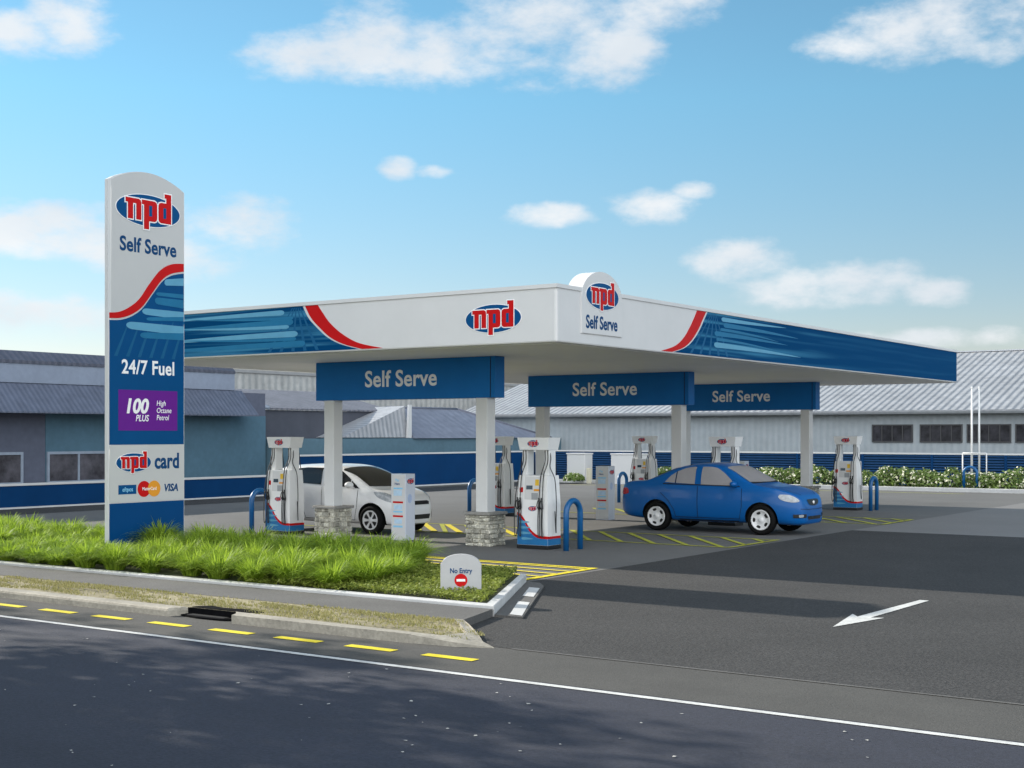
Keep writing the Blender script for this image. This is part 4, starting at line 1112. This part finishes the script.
# --- white hatchback --------------------------------------------------
def white_hatch():
    root = empty('parked_car', (-8.67, 4.50, .012), 0, 'white five door hatchback with dark windows parked beside the front pump row', 'car')
    T = [(-1.99, .70), (-1.975, .98), (-1.93, 1.18), (-1.80, 1.40), (-1.58, 1.545), (-1.2, 1.595), (-.6, 1.615), (.0, 1.605), (.36, 1.535), (.74, 1.36), (1.04, 1.17), (1.25, 1.05), (1.44, .99), (1.65, .92), (1.83, .83), (1.94, .70), (1.99, .55)]
    B = [(-1.99, .66), (-1.975, .94), (-1.85, 1.10), (-1.2, 1.12), (-.3, 1.075), (.6, 1.02), (1.1, .985), (1.42, .93), (1.65, .86), (1.83, .77), (1.94, .65), (1.99, .52)]
    Wd = [(-1.99, .60), (-1.95, .72), (-1.8, .80), (-1.2, .845), (0, .85), (.9, .845), (1.3, .825), (1.6, .765), (1.82, .66), (1.94, .54), (1.99, .44)]
    ZB = [(-1.99, .36), (-1.7, .26), (-1.0, .22), (1.0, .21), (1.8, .20), (1.99, .24)]
    rx_ = lambda x: x if x > -1.0 else -1.0 + (x + 1.0) * 1.16
    T, B, Wd, ZB = [[(rx_(x), z) for x, z in t] for t in (T, B, Wd, ZB)]
    T = [(x, z - .03 * max(0, min(1, (z - 1.2) / .3))) for x, z in T]
    shell = car_shell(T, B, Wd, ZB, tumble=.17); bvh = bvh_of(shell)
    link_mesh('body', cut_arches(shell, (-1.34, 1.25), .375, .84, M['paint_white']), [], root)
    for s in (-1, 1):
        o, u, v = (0, s * 2, 0), (-s, 0, 0), (0, 0, 1)
        mir = lambda P: [(-s * rx_(a), b) for a, b in P]
        fd = decal('door', bvh, mir([(-.22, .33), (.76, .33), (.84, .60), (.86, 1.01), (-.22, 1.05)]), o, u, v, .006, M['paint_white'], root, .07)
        decal('handle', bvh, mir([(-.18, .92), (-.02, .92), (-.02, .955), (-.18, .955)]), o, u, v, .022, M['paint_white'], fd)
        rd = decal('door', bvh, mir([(-.24, 1.055), (-1.16, 1.085), (-1.12, .88), (-.92, .72), (-.80, .50), (-.76, .33), (-.24, .33)]), o, u, v, .006, M['paint_white'], root, .07)
        decal('handle', bvh, mir([(-1.06, .945), (-.9, .945), (-.9, .98), (-1.06, .98)]), o, u, v, .022, M['paint_white'], rd)
        for q in ([(-.23, .31), (-.23, 1.06)], [(.76, .31), (.85, .62), (.87, 1.0)], [(-1.13, .88), (-.93, .73), (-.81, .52), (-.77, .31)], [(-.77, .315), (.76, .315)]):
            seam(bvh, mir(q), o, u, v, .010, root)
        decal('window', bvh, mir([(-.17, 1.09), (-.19, 1.48), (.10, 1.475), (.32, 1.41), (.52, 1.30), (.62, 1.235), (.62, 1.055)]), o, u, v, .008, M['glass_dark'], root)
        decal('window', bvh, mir([(-.27, 1.10), (-.29, 1.485), (-.80, 1.49), (-1.06, 1.465), (-1.06, 1.135)]), o, u, v, .008, M['glass_dark'], root)
        decal('quarter_window', bvh, mir([(.65, 1.05), (.65, 1.21), (.80, 1.105), (.91, 1.03)]), o, u, v, .008, M['glass_dark'], root)
        decal('quarter_window', bvh, mir([(-1.10, 1.145), (-1.10, 1.46), (-1.45, 1.39), (-1.58, 1.20)]), o, u, v, .008, M['glass_dark'], root)
        lp = [(-.30, .965), (-.05, .945), (.16, .86), (.24, .77), (.08, .735), (-.12, .80), (-.24, .87)]
        lp = lp if s < 0 else [(-a, b) for a, b in lp]
        u2 = Vector((.78, .62, 0)) if s < 0 else Vector((-.78, .62, 0))
        hl_ = decal('headlight', bvh, rnd_poly(lp, 3), (1.6, s * .66, 0), u2, (0, 0, 1), .010, M['lamp_glass'], root, .03)
        tl = [(-.10, 1.22), (.02, 1.24), (.06, .90), (-.10, .86)]
        u3 = Vector((.8, -.6, 0)) if s < 0 else Vector((-.8, -.6, 0))
        tl = tl if s < 0 else [(-a, b) for a, b in tl]
        decal('tail_light', bvh, tl, (-1.98, s * .76, 0), u3, (0, 0, 1), .010, M['lamp_red'], root, .04)
        bm = bmesh.new(); bmesh.ops.create_uvsphere(bm, u_segments=16, v_segments=10, radius=1)
        for v_ in bm.verts: v_.co = Vector((v_.co.x * .10 + .70, s * .93 + v_.co.y * .11, 1.115 + v_.co.z * .075))
        tube(bm, [(.74, s * .80, 1.04), (.71, s * .90, 1.08)], .03, 8)
        obj('wing_mirror', bm, M['paint_white'], root, smooth=True)
        for x in (-1.34, 1.25):
            make_wheel(root, (x, s * .755, .325), s, .325, 6, .215, 'big')
    fo, fu, fv = (0, 0, 0), (0, 1, 0), (0, 0, 1)
    decal('windscreen', bvh, rnd_poly([(-.72, 1.085), (0, 1.07), (.72, 1.085), (.66, 1.33), (.61, 1.475), (0, 1.515), (-.61, 1.475), (-.66, 1.33)], 3), fo, fu, fv, .008, M['glass_dark'], root, .06)
    decal('rear_window', bvh, [(-.62, 1.16), (.62, 1.16), (.54, 1.46), (-.54, 1.46)], fo, (0, -1, 0), fv, .008, M['glass_dark'], root, .06)
    decal('grille', bvh, [(-.42, .66), (.42, .66), (.46, .72), (.40, .745), (-.40, .745), (-.46, .72)], fo, fu, fv, .010, M['black'], root, .04)
    decal('air_intake', bvh, [(-.40, .335), (.40, .335), (.44, .44), (-.44, .44)], fo, fu, fv, .010, M['black'], root, .05)
    for s in (-1, 1):
        decal('fog_recess', bvh, [(s * .58 - .05, .36), (s * .58 + .05, .36), (s * .58 + .05, .48), (s * .58 - .05, .48)], fo, fu, fv, .010, M['black'], root, .04)
    return root
white_hatch()

# ------------------------------------------------------------------ fences
def fence_y(name, X, y0, y1, z0, z1, label, cap=.07, base=.06, bay=2.4, th=.08):
    root = empty(name, (X, y0, 0), 0, label, 'fence')
    Ln = y1 - y0
    bm = bmesh.new(); box(bm, -th / 2, th / 2, 0, Ln, z0 + base, z1 - cap); obj('blue_panel', bm, M['fence_blue'], root)
    bxo('white_cap', (-th / 2 - .03, th / 2 + .03, 0, Ln, z1 - cap, z1), M['white'], root)
    bxo('white_base', (-th / 2 - .02, th / 2 + .02, 0, Ln, z0, z0 + base), M['white'], root)
    return root
fence_y('low_fence', -23.3, -12, 16.2, 0, .78, 'low dark blue fence with white cap before the long grey shed at left')
fence_y('side_fence', -24.5, 18.95, 36.9, 0, 1.48, 'dark blue fence with white cap running behind the white hatchback')
rf = empty('rear_fence', (-24.4, 37, 0), 0, 'dark blue ribbed sheet fence with white cap behind the flowering hedge', 'fence')
LN = 24.4 + 18
bm = bmesh.new(); box(bm, 0, LN, -.03, .03, .05, 1.43); obj('blue_panel', bm, ribmat('fence_rib', (.002, .050, .155), 'Z', .11, .9, .10, .5), rf)
bxo('white_cap', (0, LN, -.06, .06, 1.43, 1.50), M['white'], rf)
bxo('white_base', (0, LN, -.05, .05, 0, .05), M['white'], rf)
k = 1.2
while k < LN:
    bxo('post', (k - .05, k + .05, -.07, -.032, .05, 1.43), M['fence_blue'], rf); k += 3.0
solid('rear_kerb', [(-23.0, 34.2), (40, 34.2), (40, 34.4), (-23.0, 34.4)], 0, .16, M['kerb_white'], bevel=.015)
solid('hedge_bed', [(-23.0, 34.4), (40, 34.4), (40, 36.9), (-23.0, 36.9)], 0, .10, M['soil'])

# ------------------------------------------------------------------ hedge, shrubs
def leaf_cloud(pick, n, s0, s1):
    vs, fs = [], []
    for _ in range(n):
        c, out = pick()
        s = random.uniform(s0, s1)
        nn = (Vector(out) + Vector((random.gauss(0, .7), random.gauss(0, .7), random.gauss(.3, .7)))).normalized()
        u = nn.orthogonal().normalized(); u.rotate(Matrix.Rotation(random.uniform(0, 6.28), 3, nn)); v = nn.cross(u); c = Vector(c); i = len(vs)
        vs += [c - u * s * 1.3, c + v * s * .6, c + u * s * 1.3, c - v * s * .6]
        fs.append((i, i + 1, i + 2, i + 3))
    me = bpy.data.meshes.new('leaves'); me.from_pydata([tuple(v) for v in vs], [], fs)
    return me
def hedge(x0, x1, y0, y1, h, name, label, n, nf, parent_loc):
    root = empty(name, (x0, y0, 0), 0, label, 'hedge')
    bumps = []
    x = 0.0
    while x < x1 - x0:
        bumps.append((x + random.uniform(-.15, .15), random.uniform(.2, .8) * (y1 - y0), random.uniform(.45, .70), h * random.uniform(.72, 1.10))); x += random.uniform(.35, .55)
    def pick(front=False):
        b = random.choice(bumps)
        a = random.uniform(0, 6.28); ph = math.asin(random.uniform(0, 1)); rr = random.uniform(.80, 1.06)
        d = Vector((math.cos(a) * math.cos(ph), math.sin(a) * math.cos(ph), math.sin(ph)))
        if front and d.y > .2: d.y *= -1
        return (b[0] + d.x * b[2] * rr, b[1] + d.y * b[2] * rr, .12 + (b[3] - .12) * max(0.0, d.z * rr) ** .75 + random.uniform(0, .04)), d
    link_mesh('foliage', leaf_cloud(pick, n, .04, .085), M['leaf_hedge'], root)
    bm = bmesh.new()
    for _ in range(nf):
        c, d = pick(True)
        for q in range(3):
            s = random.uniform(.022, .042)
            n_ = (Vector(d) + Vector((random.gauss(0, .6), random.gauss(0, .6), random.gauss(0, .6)))).normalized(); u = n_.orthogonal().normalized(); v = n_.cross(u)
            c2 = Vector(c) + d * .03 + Vector((random.gauss(0, .02), random.gauss(0, .02), random.gauss(0, .02)))
            bm.faces.new([bm.verts.new(c2 + u * s * math.cos(t) + v * s * math.sin(t)) for t in (0, 1.26, 2.51, 3.77, 5.03)])
    obj('blossom', bm, M['flower'], root, recalc=False)
    bm = bmesh.new()
    for b in bumps:
        for _ in range(3): tube(bm, [(b[0], b[1], .08), (b[0] + random.uniform(-.3, .3), b[1] + random.uniform(-.3, .3), b[3] * .8)], .012, 5)
    obj('stems', bm, M['bark'], root)
    return root
hedge(-13.6, 6.0, 34.75, 36.1, .86, 'flowering_hedge', 'long low green hedge with small cream flowers before the blue rear fence', 15000, 1300, None)
hedge(-17.6, -16.6, 34.7, 35.4, .72, 'leafy_shrub', 'small leafy shrub before the right white gate pillar', 900, 40, None)['category'] = 'shrub'
hedge(-20.75, -20.45, 33.3, 33.5, .55, 'leafy_shrub', 'small dark green shrub before the left white gate pillar', 700, 20, None)['category'] = 'shrub'
for X0, X1, lb in ((-21.42, -20.45, 'wide white gate pillar at the left end of the rear kerb'), (-19.03, -17.5, 'wide white gate pillar nearer the rear row fuel pump')):
    g = empty('gate_pillar', (X0, 34, 0), 0, lb, 'pillar')
    bxo('pillar_block', (0, X1 - X0, 0, .7, .0, 1.34), M['white'], g, bevel=.015)
    bxo('pillar_cap', (-.03, X1 - X0 + .03, -.03, .73, 1.34, 1.40), M['white'], g, bevel=.01)
bm = bmesh.new(); box(bm, -20.05, -19.85, 33.5, 33.65, 0, .72, bevel=.01)
tag(obj('marker_post', bm, pmat('post_cream', (.55, .52, .40), .7, .1, 5)), 'short cream marker post beside the left gate pillar', 'post')

# flagpoles and rail
for X, lb in ((-3.22, 'white flagpole on the left of the pair before the rear fence'), (-2.93, 'white flagpole on the right of the pair before the rear fence')):
    fp = empty('flagpole', (X, 35.8, 0), 0, lb, 'flagpole')
    bm = bmesh.new(); tube(bm, [(0, 0, 0), (0, 0, 2.1), (0, 0, 4.13)], [.046, .040, .034], 12); obj('pole', bm, M['white'], fp)
    bm = bmesh.new(); bmesh.ops.create_uvsphere(bm, u_segments=10, v_segments=8, radius=.045, matrix=Matrix.Translation((0, 0, 4.16))); obj('finial', bm, M['white'], fp, smooth=True)
bm = bmesh.new()
for a, b in (((-3.50, 1.52), (-2.56, 1.52)), ((-3.50, .70), (-2.56, .70)), ((-3.50, 0), (-3.50, 1.52)), ((-2.56, 0), (-2.56, 1.52))):
    tube(bm, [(a[0], 35.5, a[1]), (b[0], 35.5, b[1])], .026, 8)
tag(obj('hand_rail', bm, M['white']), 'white tubular rail frame around the flagpoles', 'rail')

# ------------------------------------------------------------------ buildings
def window_part(parent, Mf, w, h, panes, frame_m, glass_m, fw=.06):
    bm = bmesh.new()
    for x0, x1, z0, z1 in ((0, w, 0, fw), (0, w, h - fw, h), (0, fw, fw, h - fw), (w - fw, w, fw, h - fw)):
        prism_f(bm, rect(x0, x1, z0, z1), .06, Mf)
    for k in range(1, panes):
        x = w * k / panes; prism_f(bm, rect(x - fw * .4, x + fw * .4, fw, h - fw), .055, Mf)
    f = obj('window', bm, frame_m, parent)
    bm = bmesh.new(); prism_f(bm, rect(fw * .6, w - fw * .6, fw * .6, h - fw * .6), .02, Mf)
    obj('pane', bm, glass_m, f)
    return f
M['win_glass'] = pmat('window_glass', (.03, .03, .036), .18, .9, 2.2, spec=.2)
M['win_glass_yard'] = pmat('yard_window_glass', (.075, .072, .085), .2, .75, 1.3, spec=.3)  # reflections painted into the pane colour as a paler, blotchy tone
M['win_frame_dark'] = pmat('window_frame_dark', (.05, .05, .052), .5, .1, 5)
M['win_frame_pale'] = pmat('window_frame_pale', (.30, .35, .43), .5, .1, 5)

# long grey shed on the left, facing the yard
LB = empty('grey_shed', (-26, -14, 0), 0, 'long blue grey shed with corrugated awning behind the low fence at left', 'building')
bxo('wall', (-8, 0, 0, 32.9, 0, 3.9), pmat('shed_wall', (.105, .118, .165), .8, .12, .7, fine=(5, .08)), LB)
bm = bmesh.new(); box(bm, .002, .02, 22.65, 32.9, 0, 3.0)
obj('teal_cladding', bm, pmat('shed_teal', (.075, .155, .215), .7, .10, .8, fine=(5, .06)), LB)
bm = bmesh.new(); prism_f(bm, [(0, 3.98), (.95, 3.02), (.95, 2.97), (0, 3.60)], 31.6, frame((.02, 31.6, 0), (1, 0, 0), (0, 0, 1)))
obj('awning', bm, ribmat('awning_sheet', (.105, .122, .17), 'Y', .20, .22, .12, .6), LB)
bxo('parapet', (-8.05, .06, 0, 31.2, 3.985, 4.62), pmat('parapet_pale', (.25, .29, .37), .75, .07, .8, fine=(6, .05)), LB)
bm = bmesh.new(); prism_f(bm, [(0.1, 4.62), (.1, 4.72), (-.35, 5.06), (-8.1, 5.4), (-8.1, 4.62)], 31.2, frame((0, 31.2, 0), (1, 0, 0), (0, 0, 1)))
obj('roof', bm, ribmat('shed_roof', (.085, .092, .125), 'Y', .25, .22, .12, .6), LB)
for y0, w, p in ((19.3, 2.45, 2), (22.68, 2.55, 2), (16.0, 2.6, 2)):
    window_part(LB, F_px((.021, y0, .62)), w, 1.08, p, M['win_frame_pale'], M['win_glass_yard'], .09)
# pale ribbed shed far behind
PB = empty('pale_shed', (-36, 24, 0), 0, 'pale ribbed metal shed rising behind the dark gabled shed', 'building')
bxo('wall', (-10, 0, 0, 34, 0, 5.3), ribmat('pale_cladding', (.40, .40, .385), 'Y', .45, .4, .14, .6), PB)
bxo('roof_edge', (-10.1, .08, -.05, 34.05, 5.3, 5.46), pmat('roof_edge_grey', (.3, .3, .3), .6, .1, 2), PB)
# dark gabled shed
DB = empty('dark_shed', (-27.2, 19.3, 0), 0, 'dark walled shed with white verge board beside the teal wall', 'building')
bxo('wall', (-6, 0, 0, 8.6, 0, 3.28), pmat('dark_shed_wall', (.072, .077, .098), .8, .15, .8), DB)
bm = bmesh.new()
vs = [bm.verts.new(p) for p in ((.12, .9, 3.36), (.12, 8.7, 3.36), (-3.4, 8.7, 4.25), (-3.4, -1.6, 4.25), (.12, .9, 3.29), (.12, 8.7, 3.29), (-3.4, 8.7, 4.16), (-3.4, -1.6, 4.16))]
for q in ((0, 1, 2, 3), (7, 6, 5, 4), (0, 4, 5, 1), (1, 5, 6, 2), (2, 6, 7, 3), (3, 7, 4, 0)): bm.faces.new([vs[i] for i in q])
obj('roof', bm, ribmat('dark_shed_roof', (.16, .16, .185), 'Y', .3, .6, .12, .6), DB)
bm = bmesh.new(); tube(bm, [(.16, .88, 3.36), (-3.38, -1.62, 4.28)], .085, 6); obj('verge_board', bm, M['win_frame_pale'], DB)
# house with teal wall and hipped lilac roof
HB = empty('hip_roof_house', (-25.6, 19.0, 0), 0, 'low house with teal wall and lilac hipped roof behind the blue side fence', 'building')
bxo('wall', (-5, 0, 0, 22.4, 0, 2.10), pmat('house_teal', (.095, .175, .225), .7, .10, .7, fine=(5, .06)), HB)
bm = bmesh.new()
e = [(.15, 8.7, 2.10), (.15, 19.8, 2.10), (-5.2, 19.8, 2.10), (-5.2, 8.7, 2.10)]; r1, r2 = (-2.3, 9.6, 3.52), (-2.3, 15.0, 3.52)
vs = [bm.verts.new(p) for p in e + [r1, r2]]
for q in ((0, 1, 5, 4), (1, 2, 5), (2, 3, 4, 5), (3, 0, 4), (3, 2, 1, 0)): bm.faces.new([vs[i] for i in q])
obj('roof', bm, ribmat('lilac_roof', (.19, .205, .255), 'Y', .5, .15, .12, .6), HB)
bm = bmesh.new(); tube(bm, [r1, r2], .07, 6); tube(bm, [r2, e[1]], .07, 6); obj('ridge_cap', bm, pmat('ridge_grey', (.12, .13, .17), .6, .1, 4), HB)
# pale gable annexe
GB = empty('gable_annexe', (-25.7, 23.2, 0), 0, 'small annexe with pale corrugated gable roof and white barge board', 'building')
bxo('wall', (-3, -.2, .2, 4.2, 0, 2.13), M['house_w'] if 'house_w' in M else pmat('annexe_wall', (.12, .2, .25), .7, .1, 1), GB)
bm = bmesh.new()
vs = [bm.verts.new(p) for p in ((.0, -.1, 2.14), (.0, 4.35, 2.14), (-.25, 4.35, 3.55), (-3.2, 4.35, 3.50), (-3.2, -.1, 2.14))]
for q in ((0, 1, 2), (0, 2, 3, 4), (1, 3, 2), (0, 4, 1), (1, 4, 3)): bm.faces.new([vs[i] for i in q])
obj('roof', bm, ribmat('annexe_roof', (.33, .34, .36), 'Y', .28, .35, .10, .5), GB)
bm = bmesh.new(); prism_f(bm, [(4.12, 2.12), (4.40, 2.12), (4.40, 3.60), (4.22, 3.60)], .10, F_px((.02, 0, 0))); obj('barge_board', bm, M['white'], GB)
# large metal warehouse on the right
RB = empty('metal_warehouse', (-32, 40, 0), 0, 'large grey metal warehouse with ribbed roof behind the rear fence', 'building')
RL = 60
bxo('wall', (0, RL, 0, 20, 0, 3.3), ribmat('warehouse_cladding', (.33, .365, .385), 'X', .30, .18, .06, .55), RB)
bm = bmesh.new()
prism_f(bm, [(-.45, 3.26), (-.45, 3.34), (10, 6.45), (20.4, 3.3), (20.4, 3.2), (10, 6.33)], RL + .4, frame((-.2, 0, 0), (0, 1, 0), (0, 0, 1)))
obj('roof', bm, ribmat('warehouse_roof', (.27, .28, .295), 'X', .34, .62, .14, .5, scale=.4), RB)
bm = bmesh.new()
for x in (-.05, RL + .05):
    vs = [bm.verts.new(p) for p in ((x, 0, 3.3), (x, 20, 3.3), (x, 10, 6.32))]; bm.faces.new(vs)
obj('gable_end', bm, pmat('gable_grey', (.30, .33, .37), .6, .06, 1), RB)
bxo('gutter', (-.2, RL + .2, -.60, -.47, 3.17, 3.29), pmat('gutter_grey', (.16, .17, .18), .5, .15, 3), RB, bevel=.02)
bxo('ridge_cap', (-.2, RL + .2, 9.85, 10.15, 6.44, 6.50), pmat('ridge_pale', (.5, .51, .53), .5, .08, 2), RB)
for x0 in (23.12, 25.30, 27.36, 29.40, 31.5, 33.6):
    window_part(RB, F_my((x0, -.002, 1.92)), 1.87, .80, 4, M['win_frame_dark'], M['win_glass'], .055)
bm = bmesh.new(); tube(bm, smooth_path([(32.9 - 2.6, -.50, 3.05), (32.9 - 2.6, -.2, 2.8), (32.9 - 2.6, -.08, 2.6), (32.9 - 2.6, -.08, 0)], 4), .05, 8); obj('downpipe', bm, pmat('downpipe_grey', (.35, .38, .41), .5, .1, 4), RB)

# ------------------------------------------------------------------ street trees beside the camera (their shade falls on the road)
def street_tree(X, Y, h, cr, seed, label):
    rnd = random.Random(seed)
    LEAN = 4.0
    root = empty('street_tree', (X, Y, 0), 0, label, 'tree', 'street trees on the near side of the road')
    bm = bmesh.new()
    tube(bm, smooth_path([(0, 0, 0), (.1, .3, h * .25), (-.05, LEAN * .5, h * .55), (.1, LEAN * .8, h * .8)], 5), [.26 - .2 * k / 15 for k in range(16)], 10)
    tips = []
    for k in range(11):
        a = k * 2.4 + rnd.uniform(-.3, .3); z0 = h * rnd.uniform(.28, .6); ln = cr * rnd.uniform(.6, .95)
        yl = LEAN * z0 / h
        p = [(0, yl, z0), (math.cos(a) * ln * .5, yl + .6 + math.sin(a) * ln * .5, z0 + ln * .28), (math.cos(a) * ln, yl + 1.0 + math.sin(a) * ln, z0 + ln * rnd.uniform(.3, .6))]
        tube(bm, smooth_path(p, 4), [.09 - .075 * j / 8 for j in range(9)], 7); tips += [p[1], p[2]]
    obj('trunk', bm, M['bark'], root)
    cl = [(Vector(t) + Vector((rnd.gauss(0, .5), rnd.gauss(0, .5), rnd.gauss(.2, .4))), rnd.uniform(.7, 1.35)) for t in tips for _ in range(2)] + [(Vector((rnd.gauss(0, cr * .3), LEAN + rnd.gauss(0, cr * .3), h * rnd.uniform(.75, 1.0))), rnd.uniform(.7, 1.2)) for _ in range(10)]
    def pick():
        c, r = rnd.choice(cl); d = Vector((rnd.gauss(0, 1), rnd.gauss(0, 1), rnd.gauss(0, 1))).normalized()
        return c + d * r * rnd.random() ** .4, d
    link_mesh('crown', leaf_cloud(pick, 9500, .07, .14), M['leaf_tree'], root)
street_tree(-7.2, -17.0, 9.6, 5.2, 1, 'leafy street tree leaning over the road left of the camera')
street_tree(-12.5, -17.6, 10.0, 6.0, 2, 'tall leafy street tree farther along the near kerb')
street_tree(-21.0, -17.5, 11.0, 6.5, 3, 'tallest street tree, farthest along the near kerb')

# pale fallen leaves and chips scattered on the road
vs, fs = [], []
for _ in range(170):
    x = random.uniform(-4, 13); y_ = random.uniform(-14.5, -9.7); a = random.uniform(0, 6.28); w = random.uniform(.006, .022); i = len(vs)
    for q in range(4): vs.append((x + w * random.uniform(.6, 1.3) * math.cos(a + q * 1.57), y_ + w * random.uniform(.5, 1.2) * math.sin(a + q * 1.57), .010 + random.uniform(0, .006)))
    fs.append((i, i + 1, i + 2, i + 3))
me = bpy.data.meshes.new('leaf_litter'); me.from_pydata(vs, [], fs)
tag(link_mesh('leaf_litter', me, pmat('dry_leaf', (.42, .41, .38), .8, .3, 3)), 'tiny pale dry leaves and chips scattered over the road', 'leaf litter', None, 'stuff')
